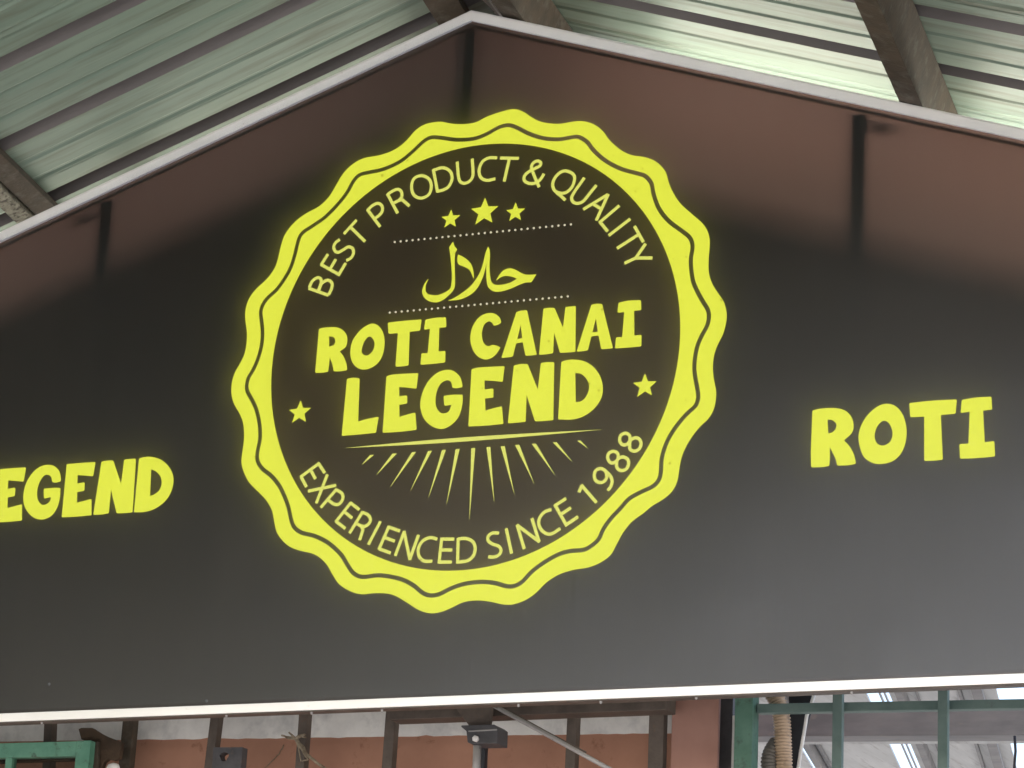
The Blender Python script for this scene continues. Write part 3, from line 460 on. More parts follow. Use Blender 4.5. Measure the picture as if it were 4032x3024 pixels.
# trims: folded angle, face strip in front of the film and a return over the edge
def trim_top(side):
    x1 = AX + side * (HW + 0.02)
    x0 = AX
    w_ = 0.0265
    pts = [(x0, AZ), (x1, gz(x1)), (x1, gz(x1, w_)), (x0, AZ - w_)]
    o = poly_prism('top_trim', pts, -0.012, -0.0006, M['top_alu'], sign, 0.0015)
    # return flange over the edge
    pts2 = [(x0, AZ + 0.0035), (x1, gz(x1) + 0.0035), (x1, gz(x1) + 0.0005), (x0, AZ + 0.0005)]
    poly_prism('trim_flange', pts2, -0.012, 0.045, M['alu'], o)
    return o
tl = trim_top(-1)
tr_ = trim_top(1)
tr_.location.y = -0.0012                      # right strip laps over the left one at the apex
bt = poly_prism('bottom_trim', [(AX - HW - 0.02, BZ), (AX + HW + 0.02, BZ), (AX + HW + 0.02, BZ - 0.0235), (AX - HW - 0.02, BZ - 0.0235)], -0.014, -0.0006, M['low_alu'], sign, 0.0015)
poly_prism('trim_flange', [(AX - HW - 0.02, BZ - 0.0245), (AX + HW + 0.02, BZ - 0.0245), (AX + HW + 0.02, BZ - 0.0275), (AX - HW - 0.02, BZ - 0.0275)], -0.013, 0.020, M['brown'], bt)
for x, z in SCREWS:
    me = tube_mesh('screw', [(x, -0.008, z - 0.006), (x, -0.008, z - 0.003), (x, -0.008, z + 0.003)], [0.002, 0.0036, 0.0036], 10)
    link('screw', me, M['dull'], bt)
for x, z in FILM_SCREWS:
    me = tube_mesh('screw', [(x, 0.0, z), (x, -0.003, z), (x, -0.0045, z)], [0.0042, 0.0036, 0.001], 12)
    link('screw', me, M['dull'], fo)

# frame behind the face: posts touch the film, unseen sloping baffles added to cut off the top bay's light
for x in (AX - 2.3, AX - 1.115, AX - 0.005, AX + 1.105, AX + 2.3):
    box('rear_post', x - 0.020, x + 0.020, 0.0055, 0.020, BZ, gz(x, 0.05), M['brown'], sign)
for side, drop, inner in ((-1, 0.135, 0.0), (1, 0.18, 0.0)):
    xa, xb = AX, AX + side * 2.34
    za, zb = AZ - drop, gz(xb, drop * 1.05)
    pts = [(xa, za), (xb, zb), (xb, zb - 0.05), (xa, za - 0.05)]
    poly_prism('rear_baffle', pts, 0.260, 0.36, M['brown'], sign, 0.001)
    poly_prism('top_rail', [(xa, AZ - 0.035), (xb, gz(xb, 0.035)), (xb, gz(xb, 0.043)), (xa, AZ - 0.043)], 0.012, 0.05, M['brown'], sign, 0.001)
    # small gusset plates where post and rail meet
for x, s in ((AX + 1.165, 1), (AX - 1.185, -1)):
    z1 = gz(x, 0.05)
    poly_prism('gusset_plate', [(x - 0.03, z1 - 0.004), (x + 0.03, z1 - 0.012), (x + 0.026, z1 - 0.036), (x - 0.03, z1 - 0.038)], 0.030, 0.036, M['brown'], sign)
for side in (-1, 1):
    for a, b_ in ((0.32, 1.12), (1.24, 2.25)):
        xa, xb = AX + side * a, AX + side * b_
        dz = 0.04
        tube('light_tube', [(xa, 0.42, gz(xa, dz)), (xb, 0.42, gz(xb, dz))], 0.030, M['glow'] if side > 0 else M['glow_weak'], sign, 12)

# unseen black boards, added to keep light off the back of the lower face
bb = [(AX - 2.33, 3.135), (AX + 2.33, 3.135), (AX + 2.33, gz(AX + 2.33, 0.185)), (AX, AZ - 0.175), (AX - 2.33, gz(AX - 2.33, 0.125))]
bb = bb[:3] + [(AX + 0.001, AZ - 0.175), (AX - 0.001, AZ - 0.13)] + bb[4:]
poly_prism('light_block_back', bb, 0.250, 0.258, M['black'], sign)
bme = hexa('light_block_base', [(AX - 2.33, 0.007, 3.082), (AX + 2.33, 0.007, 3.082), (AX + 2.33, 0.249, 3.136), (AX - 2.33, 0.249, 3.136), (AX - 2.33, 0.007, 3.088), (AX + 2.33, 0.007, 3.088), (AX + 2.33, 0.249, 3.142), (AX - 2.33, 0.249, 3.142)])  # added to stop light leaking in from below
link('light_block_base', bme, M['black'], sign)

# scattering slab added in front of the print for a halo round the lettering
dm, dt, dout = newmat('halo_scatter')
pv = N(dt, 'ShaderNodeVolumeScatter', _Density=DIFF)
pv.inputs['Color'].default_value = (1.0, 0.88, 0.66, 1)
pv.inputs['Anisotropy'].default_value = 0.0
dt.links.new(pv.outputs[0], dout.inputs['Volume'])
cs = [(AX - HW, BZ + 0.002), (AX + HW, BZ + 0.002), (AX + HW, gz(AX + HW, 0.037)), (AX, AZ - 0.037), (AX - HW, gz(AX - HW, 0.037))]
if DIFF > 0:
    poly_prism('halo_slab', cs, -DTH - 0.003, -0.003, dm, sign)

# ---- printed art: thin vinyl cut-outs on the film
OZ = 4.0
Y0 = -0.0003
def emit_faces(name, loops, mat, parent, thick=0.0009, y=Y0):
    """loops: outline followed by holes, in mm; filled and given a small thickness"""
    bm = bmesh.new()
    edges = []
    for lp in loops:
        vs = [bm.verts.new((x / 1000, y - thick, OZ + z / 1000)) for x, z in lp]
        for i in range(len(vs)):
            edges.append(bm.edges.new((vs[i], vs[(i + 1) % len(vs)])))
    r = bmesh.ops.triangle_fill(bm, use_beauty=True, use_dissolve=False, edges=edges)
    faces = [g for g in r['geom'] if isinstance(g, bmesh.types.BMFace)]
    ex = bmesh.ops.extrude_face_region(bm, geom=faces)
    for g in ex['geom']:
        if isinstance(g, bmesh.types.BMVert):
            g.co.y = y
    bmesh.ops.recalc_face_normals(bm, faces=bm.faces)
    me = bpy.data.meshes.new(name)
    bm.to_mesh(me)
    bm.free()
    return link(name, me, mat, parent)

def polar(pts, n=900):
    s = smooth_closed(pts, 10)
    a = sorted((math.atan2(z, x), math.hypot(x, z)) for x, z in s)
    a = [(a[-1][0] - 2 * math.pi, a[-1][1])] + a + [(a[0][0] + 2 * math.pi, a[0][1])]
    out, k = [], 0
    for i in range(n):
        th = -math.pi + 2 * math.pi * i / n
        while a[k + 1][0] < th:
            k += 1
        u = (th - a[k][0]) / max(1e-9, a[k + 1][0] - a[k][0])
        out.append(a[k][1] + (a[k + 1][1] - a[k][1]) * u)
    for _ in range(2):
        out = [(out[i - 1] + 2 * out[i] + out[(i + 1) % n]) / 4 for i in range(n)]
    return out

def ring(name, rin, rout, mat, parent, thick=0.0009):
    n = len(rin)
    v, f = [], []
    for i in range(n):
        th = -math.pi + 2 * math.pi * i / n
        c, s = math.cos(th), math.sin(th)
        for r, y in ((rin[i], Y0 - thick), (rout[i], Y0 - thick), (rout[i], Y0), (rin[i], Y0)):
            v.append((r * c / 1000, y, OZ + r * s / 1000))
    for i in range(n):
        j = (i + 1) % n
        for k in range(4):
            f.append((4 * i + k, 4 * i + (k + 1) % 4, 4 * j + (k + 1) % 4, 4 * j + k))
    return link(name, mesh(name, v, f), mat, parent)

ro, rg = polar(OUTER), polar(GROOVE)
n = len(rg)
GW = 5.9
off = []
for i in range(n):
    dr = (rg[(i + 1) % n] - rg[i - 1]) / (2 * 2 * math.pi / n)
    off.append(GW * math.sqrt(1 + (dr / rg[i]) ** 2))
badge = ring('badge', [r + o for r, o in zip(rg, off)], ro, M['yellow'], sign)
badge['label'] = 'round yellow scalloped badge in the middle of the sign'
emit_faces('badge_field', [[(591.0 * math.cos(2 * math.pi * i / 240), 591.0 * math.sin(2 * math.pi * i / 240)) for i in range(240)]], M['film_brown'], badge, thick=0.0001, y=-0.0001)
ring('inner_ring', [590.3] * n, [r - o for r, o in zip(rg, off)], M['yellow'], badge)

def stroke(pts, hw, closed=False):
    n = len(pts)
    L, R = [], []
    for i in range(n):
        if closed:
            a, c = pts[i - 1], pts[(i + 1) % n]
        else:
            a, c = pts[max(i - 1, 0)], pts[min(i + 1, n - 1)]
        dx, dz = c[0] - a[0], c[1] - a[1]
        d = math.hypot(dx, dz) or 1
        nx, nz = -dz / d * hw, dx / d * hw
        L.append((pts[i][0] + nx, pts[i][1] + nz))
        R.append((pts[i][0] - nx, pts[i][1] - nz))
    return L, R

def thin_letter(strokes, parent):
    v, f = [], []
    for k, (kind, pts) in enumerate(strokes):
        pts = [tuple(p) for p in pts]
        closed = kind == 'o'
        if kind == 's':
            pts = smooth_open(pts, 6)
        elif closed:
            pts = smooth_closed(pts, 6)
        L, R = stroke(pts, 4.35, closed)
        y1 = Y0 - 0.0006 - 0.00025 * k
        base = len(v)
        m_ = len(pts)
        for i in range(m_):
            for (x, z), y in ((L[i], y1), (R[i], y1), (R[i], Y0), (L[i], Y0)):
                v.append((x / 1000, y, OZ + z / 1000))
        for i in range(m_ if closed else m_ - 1):
            j = (i + 1) % m_
            for q in range(4):
                f.append((base + 4 * i + q, base + 4 * i + (q + 1) % 4, base + 4 * j + (q + 1) % 4, base + 4 * j + q))
        if not closed:
            f.append((base, base + 1, base + 2, base + 3))
            f.append(tuple(base + 4 * (m_ - 1) + q for q in (3, 2, 1, 0)))
    return link('letter', mesh('letter', v, f), M['pale'], parent)

for ch, strokes in THIN:
    thin_letter(strokes, badge)
for ch, o_, holes in BADGE_BOLD:
    emit_faces('letter', [outline(o_)] + [outline(h) for h in holes], M['yellow'], badge)
for o_ in SCRIPT:
    emit_faces('letter', [outline(o_, fillet=0.6)], M['yellow'], badge)
for t3 in RAYS:
    emit_faces('ray', [[p[:2] for p in t3]], M['pale'], badge)
(r0, r1, r2, r3) = RULE
lens = smooth_open([r0, tuple(r1[i] * .55 + r0[i] * .45 + (0, 1.2)[i] for i in range(2)), r1, tuple(r1[i] * .5 + r2[i] * .5 + (0, .8)[i] for i in range(2)), r2], 5)[:-1] + smooth_open([r2, tuple(r3[i] * .5 + r2[i] * .5 - (0, .8)[i] for i in range(2)), r3, tuple(r3[i] * .55 + r0[i] * .45 - (0, 1.2)[i] for i in range(2)), r0], 5)[:-1]
emit_faces('underline', [lens], M['pale'], badge)
def seg_x(a, b, c, d):
    r = (b[0] - a[0], b[1] - a[1]); s = (d[0] - c[0], d[1] - c[1])
    den = r[0] * s[1] - r[1] * s[0]
    t_ = ((c[0] - a[0]) * s[1] - (c[1] - a[1]) * s[0]) / den
    return (a[0] + r[0] * t_, a[1] + r[1] * t_)
for st_ in STARS:
    p = [q[:2] for q in st_]
    cx, cz = sum(q[0] for q in p) / 5, sum(q[1] for q in p) / 5
    pts = []
    for i in range(5):
        q = seg_x(p[i], p[(i + 2) % 5], p[i - 1], p[(i + 1) % 5])
        q = (cx + (q[0] - cx) * 1.16, cz + (q[1] - cz) * 1.16)
        pts += [p[i], q]
    emit_faces('star', [pts], M['yellow'], badge)
for a, b_ in DOTS:
    for k in range(30):
        x, z = (a[i] + (b_[i] - a[i]) * k / 29 for i in range(2))
        emit_faces('dot', [[(x + 3.1 * math.cos(q * math.pi / 5), z + 3.1 * math.sin(q * math.pi / 5)) for q in range(10)]], M['cream'], badge)
for grp in (LEFT_BOLD, RIGHT_BOLD):
    for ch, o_, holes in grp:
        emit_faces('letter', [outline(o_)] + [outline(h) for h in holes], M['yellow'], sign)

# ---------------------------------------------------------------- roof over the sign
roof = empty('corrugated_roof')
tag(roof, 'pale green ribbed metal gable roof above the sign board', 'roof')
RZ = AZ + 0.14
def sheet(side, y0, y1, ribs):
    prof = [(y0, 0.0)]
    for r in ribs:
        hw = 0.031 if side < 0 else 0.040
        prof += [(r - hw, 0.0), (r - hw + 0.008, 0.048), (r + hw - 0.010, 0.048), (r + hw, 0.0)]
        # shallow stiffeners in the pan
        nx = r + (RS[side])
        for fct in (0.36, 0.66):
            c = r + RS[side] * fct
            if c + 0.02 < y1:
                prof += [(c - 0.014, 0.0), (c - 0.004, 0.004), (c + 0.004, 0.004), (c + 0.014, 0.0)]
    prof += [(y1, 0.0)]
    prof = [p for i, p in enumerate(prof) if i == 0 or p[0] > prof[i - 1][0] + 1e-5]
    nrm = Vector((side * SL, 0, 1)).normalized()
    v, f = [], []
    nx_ = 13
    rnd = random.Random(int(100 * y0) + side)
    for i in range(nx_):
        d = (5.0 if side < 0 else 3.0) * i / (nx_ - 1)  # left slope widened out of view to block sky reflected in the sign
        if i == 0:
            d = 0.0
        for y, h in prof:
            base = Vector((AX + side * d, y, RZ - SL * d))
            wob = 0.0008 * math.sin(5 * d + 3 * y)
            v.append(base + nrm * (h + wob))
        for y, h in prof:
            base = Vector((AX + side * d, y, RZ - SL * d))
            v.append(base + nrm * (h + 0.002))
    m_ = len(prof)
    idx = []
    for i in range(nx_ - 1):
        a, b_ = i * 2 * m_, (i + 1) * 2 * m_
        for k in range(m_ - 1):
            f.append((a + k, a + k + 1, b_ + k + 1, b_ + k))
            f.append((a + m_ + k, b_ + m_ + k, b_ + m_ + k + 1, a + m_ + k + 1))
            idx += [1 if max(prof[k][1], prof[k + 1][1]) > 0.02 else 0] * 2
    me = mesh('roof_sheet', v, f)
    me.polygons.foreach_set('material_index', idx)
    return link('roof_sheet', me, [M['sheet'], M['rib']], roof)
RS = {-1: 0.358, 1: 0.41}
R0 = {-1: -0.215, 1: 0.05}
for side in (-1, 1):
    k0 = -7
    for k in range(-15 if side < 0 else -11, 3, 2):  # left sheets reach further forward, unseen, to darken the sign's reflection
        ra = R0[side] + RS[side] * k
        rb = ra + RS[side]
        y0, y1 = ra - 0.10, min(rb + RS[side] - 0.055, 0.62)
        o = sheet(side, y0, y1, [r for r in (ra, rb) if r + 0.05 < y1])
        o.location.z = -0.0006 * k
# ridge cap
poly = [(AX - 0.16, RZ - SL * 0.16 + 0.05), (AX, RZ + 0.055), (AX + 0.16, RZ - SL * 0.16 + 0.05), (AX + 0.16, RZ - SL * 0.16 + 0.053), (AX, RZ + 0.059), (AX - 0.16, RZ - SL * 0.16 + 0.053)]
poly_prism('ridge_cap', poly, -4.0, 0.6, M['sheet'], roof)

def purlin(side, d_at0, width, height, mat):
    """C-section hanging under the sheets, running front to back (slightly askew)"""
    nrm = Vector((side * SL, 0, 1)).normalized()
    tan = Vector((side, 0, -SL)).normalized()
    o_ = []
    prof = [(0, -0.003), (width, -0.003), (width, -0.006), (0.006, -0.006), (0.006, -height + 0.005), (width, -height + 0.005), (width, -height), (0, -height)]
    if side > 0:
        prof = [(width - a, b_) for a, b_ in prof]
    v, f = [], []
    for y in (-3.9, 0.55):
        x = AX + side * d_at0 - 0.135 * y
        d = abs(x - AX)
        base = Vector((x, y, RZ - SL * (x - AX) * side))
        for a, b_ in prof:
            v.append(base + tan * a + nrm * b_)
    n_ = len(prof)
    f = [(i, (i + 1) % n_, n_ + (i + 1) % n_, n_ + i) for i in range(n_)] + [tuple(range(n_)), tuple(range(2 * n_ - 1, n_ - 1, -1))]
    return link('purlin', bevel(mesh('purlin', v, f), 0.001, 1), mat, roof)
for a in PURLINS:
    purlin(*a)

# ---------------------------------------------------------------- wall behind the sign
wall = empty('rear_wall')
tag(wall, 'rust red boarded wall with a chalky white strip behind the sign', 'wall')
WY = 0.60
poly_prism('rust_board', [(-3.2, 0.0), (0.46, 0.0), (0.46, 3.30), (-3.2, 3.34)], WY, WY + 0.03, M['wall'], wall)
rw = random.Random(3)
edge = []
for i in range(150):
    x = -3.2 + 3.66 * i / 149
    e_ = rw.gauss(0, 0.0006) + (rw.choice((0.003, 0.004, -0.002)) if rw.random() < 0.07 else 0)
    edge.append((x, 3.119 - 0.0196 * (x + 1.274) + e_))
poly_prism('white_strip', edge + [(0.46, 3.398), (-3.2, 3.44)], WY - 0.003, WY - 0.0002, M['white'], wall)
poly_prism('rust_board', [(-3.2, 3.4405), (0.46, 3.3985), (1.6, 3.40), (1.6, 4.40), (AX, 5.0), (-3.2, 3.93)], WY, WY + 0.03, M['wall'], wall)

def batten(a, b_, w_, parent, mat, th=0.03, name='batten'):
    """flat bar from a (top) to b (bottom), extended out of sight at both ends"""
    a, b_ = Vector(a), Vector(b_)
    d = (b_ - a)
    return bar(name, a - d * 0.7, b_ + d * 4.0, w_, th, mat, parent, up=(0, 1, 0))
for a, b_, w_, mt in (
        ((-1.5047, 0.5, 3.1594), (-1.5011, 0.5, 3.1002), 0.027, 'brown'),
        ((-1.2381, 0.5, 3.1507), (-1.24, 0.5, 3.0182), 0.036, 'rust'),
        ((-0.9583, 0.5, 3.1523), (-0.9627, 0.5, 3.0696), 0.027, 'brown'),
        ((-0.6778, 0.5, 3.1572), (-0.679, 0.5, 3.0031), 0.027, 'brown'),
        ((-0.4082, 0.5, 3.1481), (-0.4108, 0.5, 2.9959), 0.030, 'brown'),
        ((0.1316, 0.5, 3.1297), (0.1307, 0.5, 2.9814), 0.028, 'brown'),
        ((0.3732, 0.5, 3.1486), (0.3738, 0.5, 2.9748), 0.042, 'brown')):
    batten(a, b_, w_, wall, M[mt])
# box column closing the wall on the right
cx0, cx1 = 0.4108, 0.5426
box('column', cx0, cx1, 0.50, 0.515, 0.0, 3.9, M['column'], wall, 0.003)
box('column_shade_strip', 0.4908, 0.5529, 0.58, 0.66, 0.0, 3.9, M['plate'], wall, 0.002)  # dark strip put in for the shadow beside the column
box('edge_strip', 0.5539, 0.5741, 0.575, 0.60, 0.0, 3.1241, M['white'], wall, 0.001)
# dark beam under the wall top on the right
bz = 3.109
box('beam', -0.3694, 0.433, 0.40, 0.47, bz, bz + 0.12, M['brown'], wall, 0.002)

# bracket with bolt, and the pipe it carries
br = empty('pipe_bracket')
tag(br, 'dark folded steel bracket with one pale bolt above a thin pipe', 'bracket')
q = [(-0.1574, 3.1292), (-0.0482, 3.1253), (-0.0511, 3.076), (-0.1138, 3.078)]
poly_prism('gusset', q, 0.36, 0.372, M['brown'], br, 0.001)
q = [(-0.1223, 3.0725), (-0.122, 3.0681), (-0.1067, 3.0567), (-0.1013, 3.026), (-0.09, 3.0216), (-0.0151, 3.0207), (-0.0155, 3.064), (-0.0268, 3.0718)]
poly_prism('clamp', q, 0.33, 0.40, M['plate'], br, 0.002)
bx, bzz = (-0.0761, 3.0341)
me = tube_mesh('bolt', [(bx, 0.335, bzz), (bx, 0.322, bzz), (bx, 0.319, bzz)], [0.009, 0.009, 0.006], 6)
link('bolt', me, M['white'], br)
lp = tube('lip', [(-0.0988, 0.329, 3.0553), (-0.0165, 0.329, 3.0571)], 0.0022, M['dull'], br, 8)
pa, pb = Vector((-0.0862, 0.36, 3.0312)), Vector((-0.0846, 0.36, 2.962))
po = tube('hanging_pipe', [pa + Vector((0, 0, 0.02)), pb, pb + (pb - pa) * 6], 0.011, M['dull'], None, 14)
tag(po, 'thin grey pipe hanging straight down from the dark bracket', 'pipe')
pa, pb = Vector((-0.1048, 0.44, 3.0468)), Vector((-0.1037, 0.44, 2.9769))
po = bar('channel_bar', pa + Vector((0, 0, 0.05)), pb + (pb - pa) * 6, 0.02, 0.02, M['black'], None, up=(0, 1, 0))
tag(po, 'narrow black bar right behind the thin grey pipe', 'bar')

# slanting rod
ra, rb = Vector((-0.0161, 0.3, 3.1157)), Vector((0.3141, 0.3, 2.9405))
ro_ = tube('slanting_rod', [ra, ra.lerp(rb, 0.5), rb, rb + (rb - ra) * 0.6], 0.0060, M['dull'], None, 14)
tag(ro_, 'slim grey metal rod slanting down to the right below the sign', 'rod')
ra, rb = Vector((0.0033, 0.34, 3.1128)), Vector((0.2361, 0.34, 2.991))
ro_ = tube('slanting_wire', [ra, ra.lerp(rb, 0.5) + Vector((0, 0, -0.002)), rb], 0.0022, M['brown'], None, 8)
tag(ro_, 'thin dark wire running close beside the slanting grey rod', 'wire')

# square plate with a hole
pl = [(-0.9179, 3.0534), (-0.8262, 3.0513), (-0.8261, 2.9765), (-0.9176, 2.9789)]
cxh, czh = (-0.8817, 3.0257)
hole = [(cxh + 0.0135 * (1 + 0.25 * math.sin(3 * a)) * math.cos(a), czh + 0.0135 * math.sin(a)) for a in [2 * math.pi * i / 14 for i in range(14)]]
bm = bmesh.new()
eds = []
for lp_ in (pl, hole):
    vs = [bm.verts.new((x, 0.42, z)) for x, z in lp_]
    for i in range(len(vs)):
        eds.append(bm.edges.new((vs[i], vs[(i + 1) % len(vs)])))
r_ = bmesh.ops.triangle_fill(bm, use_beauty=True, edges=eds)
ex = bmesh.ops.extrude_face_region(bm, geom=[g for g in r_['geom'] if isinstance(g, bmesh.types.BMFace)])
for g in ex['geom']:
    if isinstance(g, bmesh.types.BMVert):
        g.co.y = 0.45
bmesh.ops.recalc_face_normals(bm, faces=bm.faces)
me = bpy.data.meshes.new('square_plate')
bm.to_mesh(me)
bm.free()
tag(link('square_plate', me, M['plate']), 'dark square steel plate with a round hole on a batten', 'plate')

# green window frame, lower left
wf = empty('window_frame')
tag(wf, 'worn green painted metal window frame in the lower left corner', 'window')
za, zb = 3.0809, 3.0791
x0, x1 = -2.5, -1.3001
slp = (zb - za) / (-1.3031 - -1.605)
def zt(x):
    return zb + slp * (x - x1)
xi = -1.3458
th = 0.042
poly_prism('head_rail', [(x0, zt(x0)), (xi - 0.0005, zt(xi)), (xi - 0.0005, zt(xi) - th), (x0, zt(x0) - th)], 0.395, 0.43, M['green'], wf, 0.002)
poly_prism('stile', [(xi, zt(xi) + 0.001), (x1, zb + 0.001), (x1 - 0.004, zb - 0.9), (xi - 0.004, zb - 0.9)], 0.394, 0.431, M['green'], wf, 0.002)
for u in (45, 100),:
    ma, mb = -1.5801, -1.5577
    box('mullion', ma, mb, 0.398, 0.424, zb - 0.9, zt(ma) - th - 0.0005, M['green'], wf, 0.0015)
pz = zt(x0) - th + 0.02
gl, gt_, gout = newmat('dusty_window_glass')
gb = N(gt_, 'ShaderNodeBsdfGlossy', _Roughness=0.08)
gtp = N(gt_, 'ShaderNodeBsdfTransparent')
gtp.inputs['Color'].default_value = (0.82, 0.84, 0.83, 1)
gm_ = N(gt_, 'ShaderNodeMixShader')
gm_.inputs[0].default_value = 0.06
gt_.links.new(gtp.outputs[0], gm_.inputs[1])
gt_.links.new(gb.outputs[0], gm_.inputs[2])
gt_.links.new(gm_.outputs[0], gout.inputs[0])
for a, b_ in ((x0, ma - 0.001), (mb + 0.001, xi - 0.002)):
    box('pane', a, b_, 0.409, 0.413, zb - 0.9, zt(a) - th - 0.001, gl, wf, 0)
# brown lintel seen through the panes
box('lining', x0, xi - 0.002, 0.445, 0.47, zt(-1.7) - th - 0.004, zt(-1.7) - th + 0.02, M['umber'], wf, 0.001)

# rusty gusset beside the window
q = [(-1.3695, 3.1222), (-1.3606, 3.1255), (-1.3251, 3.1244), (-1.2965, 3.1082), (-1.2748, 3.0984), (-1.2228, 3.0805), (-1.2273, 3.0337), (-1.2454, 3.0288), (-1.2643, 3.033), (-1.2759, 3.0242), (-1.2851, 2.992), (-1.3307, 2.9932), (-1.3254, 3.0437), (-1.3241, 3.0854), (-1.3572, 3.0919)]
go = empty('steel_gusset')
tag(go, 'jagged rusty brown steel gusset between green window frame and batten', 'bracket')
poly_prism('web', q, 0.435, 0.452, M['umber'], go, 0.0015)
q = [(-1.3092, 3.083), (-1.2925, 3.0818), (-1.2861, 2.9885), (-1.3093, 2.9891)]
poly_prism('flange', q, 0.42, 0.434, M['rust'], go, 0.0015)
mx_, mz_ = (-1.247, 3.009)
me = mesh('mortar_lump', *(lambda bmv: bmv)(([(mx_ + 0.022 * math.cos(a) * math.cos(b_) * (1 + .2 * math.sin(5 * a)), 0.44 + 0.012 * math.sin(a) * math.cos(b_), mz_ + 0.014 * math.sin(b_)) for b_ in [-1.5, -0.7, 0, 0.7, 1.5] for a in [2 * math.pi * i / 10 for i in range(10)]], [(r * 10 + i, r * 10 + (i + 1) % 10, (r + 1) * 10 + (i + 1) % 10, (r + 1) * 10 + i) for r in range(4) for i in range(10)])), smooth=True)
tag(link('mortar_lump', me, M['white']), 'small pale lump of mortar under the rusty gusset', 'mortar')

# frayed rope on the fourth batten
rp = empty('frayed_rope')
tag(rp, 'frayed fibre rope end tied across a dark batten', 'rope')
def rp_line(pts, r):
    P = [Vector(p) for p in pts]
    fine = []
    for i in range(len(P) - 1):
        for k in range(5):
            fine.append(P[i].lerp(P[i + 1], k / 5) + Vector((random.uniform(-1, 1), random.uniform(-1, 1), random.uniform(-1, 1))) * 0.0008)
    fine.append(P[-1])
    tube('strand', fine, [r * (1 - 0.5 * i / len(fine)) for i in range(len(fine))], M['rope'], rp, 6)
K = (-0.6805, 0.455, 3.0776)
for end, r in (((-0.7185, 0.44, 3.0848), 0.0045), ((-0.6956, 0.44, 3.0929), 0.004), ((-0.644, 0.44, 3.0842), 0.0055), ((-0.6407, 0.44, 3.0763), 0.004), ((-0.7043, 0.44, 3.0783), 0.003), ((-0.6291, 0.44, 3.0134), 0.004), ((-0.6567, 0.45, 3.0125), 0.003)):
    k_ = Vector(K)
    e_ = Vector(end)
    rp_line([k_, k_.lerp(e_, 0.5) + Vector((0, 0, random.uniform(-.004, .006))), e_], r)
rp_line([K, (-0.6522, 0.455, 3.0397), (-0.6212, 0.455, 3.0159), (-0.5846, 0.455, 2.9925), (-0.5521, 0.455, 2.9721)], 0.006)
rp_line([(-0.6764, 0.46, 3.0678), (-0.6538, 0.46, 3.053), (-0.6396, 0.46, 3.0191), (-0.6588, 0.46, 3.0144)], 0.0035)
rp_line([(-0.7914, 0.6, 3.0903), (-0.8029, 0.595, 3.0645), (-0.8291, 0.595, 3.04), (-0.8553, 0.595, 3.0156)], 0.002)

# ---------------------------------------------------------------- green grille and open shed on the right
gr = empty('green_grille')
tag(gr, 'dull green metal grille with crossing bars at the lower right', 'grille')
bar('post', Vector((0.6197, 0.5, 3.1635)) + Vector((0, 0, 0.3)), Vector((0.6227, 0.5, 2.9682)) - Vector((0, 0, 1.0)), 0.050, 0.05, M['postgreen'], gr, up=(0, 1, 0), bev=0.002)
for pa_, pb_ in (((0.8789, 0.47, 3.1579), (0.8819, 0.47, 2.9558)), ((1.1581, 0.47, 3.1541), (1.16, 0.47, 2.9483))):
    bar('upright', Vector(pa_) + Vector((0, 0, 0.3)), Vector(pb_) - Vector((0, 0, 1.0)), 0.026, 0.02, M['dullgreen'], gr, up=(0, 1, 0), bev=0.002)
ha, hb = Vector((0.649, 0.51, 3.1241)), Vector((1.3563, 0.51, 3.112))
bar('crossbar', ha, hb + (hb - ha) * 0.8, 0.024, 0.03, M['dullgreen'], gr, up=(0, 1, 0), bev=0.002)

sh = empty('open_shed')
tag(sh, 'pale grey shed roof with bright skylight slits behind the grille', 'shed')
ba, bb = Vector((0.1988, 1.25, 3.2321)), Vector((1.1711, 1.25, 3.2069))
bar('cross_beam', ba, bb + (bb - ba) * 0.6, 0.070, 0.09, M['greybeam'], sh, up=(0, 1, 0), bev=0.003)
ba, bb = Vector((0.1739, 1.32, 3.2202)), Vector((1.1535, 1.32, 3.1952))
bar('lower_flange', ba, bb + (bb - ba) * 0.6, 0.020, 0.16, M['shed'], sh, up=(0, 1, 0), bev=0.002)
ZS = 3.6
SK = -0.205                                   # the sheets run away from us, a little to the left
def strip(xa, xb, z, y0=1.9, y1=7.5, mat='shed', name='roof_sheet', th=0.01, dz=0.0):
    """sheet between two parallel lines given by their x at y = 3"""
    p = []
    for zz in (z, z + th):
        for x, y in ((xa, y0), (xb, y0), (xb, y1), (xa, y1)):
            p.append((x + SK * (y - 3.0), y, zz + dz * (y - 3.0)))
    return link(name, hexa(name, p), M[mat], sh)
# columns of sheets with open slits between them
for xa, xb in SHEETS:
    strip(xa, xb, ZS)
for xa, xb, z in BATS:
    strip(xa, xb, z, mat='greybeam', name='rafter', th=0.05)
for xa, xb in SLATS:
    strip(xa, xb, ZS + 0.004, mat='dull', name='slit_bar', th=0.008)

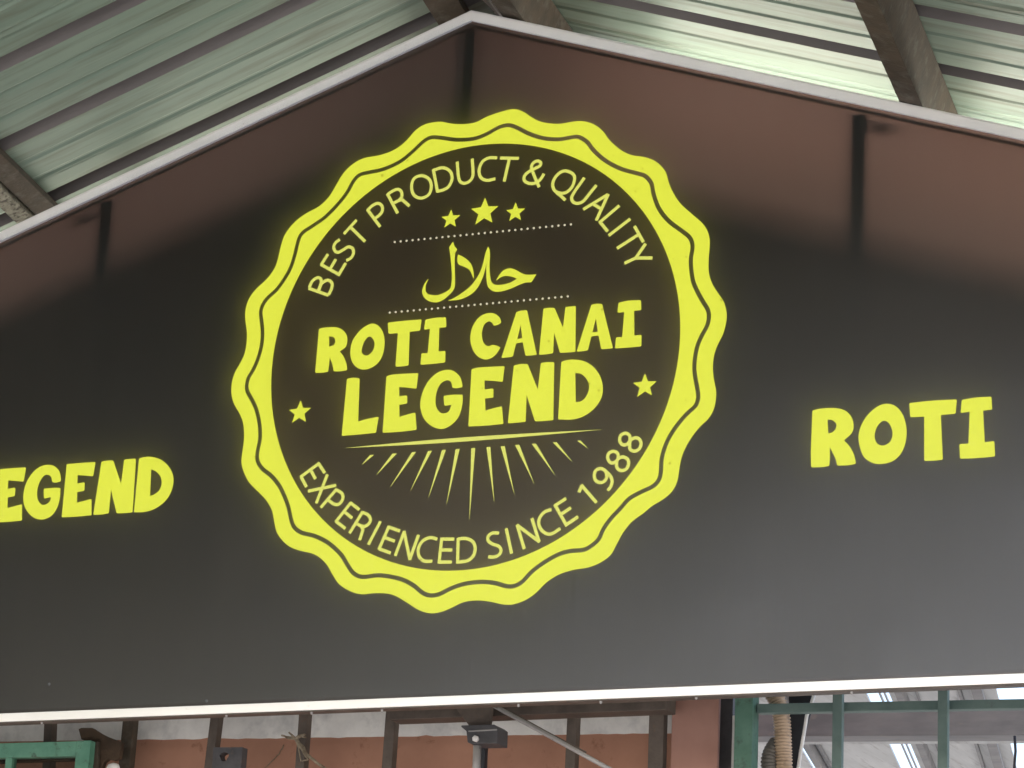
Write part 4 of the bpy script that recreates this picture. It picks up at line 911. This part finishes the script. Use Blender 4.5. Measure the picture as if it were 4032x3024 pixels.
# conduits and cables left of the grille
def corrugated(name, pts, r, mat, label, pitch=0.0085):
    P = [Vector(p) for p in pts]
    fine = []
    for i in range(len(P) - 1):
        L = (P[i + 1] - P[i]).length
        m_ = max(2, int(L / (pitch / 4)))
        a = P[max(i - 1, 0)]; d = P[min(i + 2, len(P) - 1)]
        for k in range(m_):
            t_ = k / m_
            b_, c = P[i], P[i + 1]
            fine.append(0.5 * (2 * b_ + (c - a) * t_ + (2 * a - 5 * b_ + 4 * c - d) * t_ * t_ + (3 * b_ - a - 3 * c + d) * t_ ** 3))
    rad = [r * (1 + 0.10 * math.sin(2 * math.pi * i / 4)) for i in range(len(fine))]
    return tag(tube(name, fine, rad, mat, None, 16), label, 'hose')
corrugated('ribbed_hose', [(0.6554, 0.58, 3.1919), (0.6753, 0.58, 3.1607), (0.6884, 0.58, 3.1197), (0.6928, 0.58, 3.0791), (0.6955, 0.58, 3.0321), (0.6983, 0.58, 2.9805), (0.7018, 0.58, 2.8986)], 0.0222, M['hose'], 'beige ribbed plastic hose hanging beside the green post')
corrugated('ribbed_hose', [(0.6774, 0.57, 2.8974), (0.6655, 0.57, 2.9642), (0.6614, 0.57, 2.9944), (0.6643, 0.58, 3.0229), (0.6728, 0.6, 3.0499)], 0.0215, M['hose_dark'], 'dark grey ribbed hose bending behind the beige one')
q = [(0.6882, 3.1893), (0.7567, 3.1868), (0.7489, 3.1362), (0.7325, 3.0758), (0.717, 2.9754), (0.6961, 2.9759)]
o = poly_prism('black_sheet', q, 0.64, 0.647, M['black'], None)
tag(o, 'black hanging sheet edge right of the beige hose', 'sheet')
w_pts = [(0.7649, 0.62, 3.1825), (0.7568, 0.62, 3.1523), (0.7457, 0.62, 3.1256), (0.7389, 0.62, 3.0786), (0.7311, 0.62, 3.0317), (0.725, 0.62, 2.987), (0.7176, 0.62, 2.9217)]
o = tube('white_cable', w_pts, 0.0048, M['white'], None, 10)
tag(o, 'pale weathered cable running down the edge of the black sheet', 'cable')
w_pts = [(1.208, 1.0, 3.1293), (1.2103, 1.0, 3.0881), (1.2067, 1.0, 3.0423), (1.2049, 1.0, 2.9926)]
o = tube('dark_cable', w_pts, 0.004, M['black'], None, 8)
tag(o, 'dark thin cable dangling at the lower right corner', 'cable')
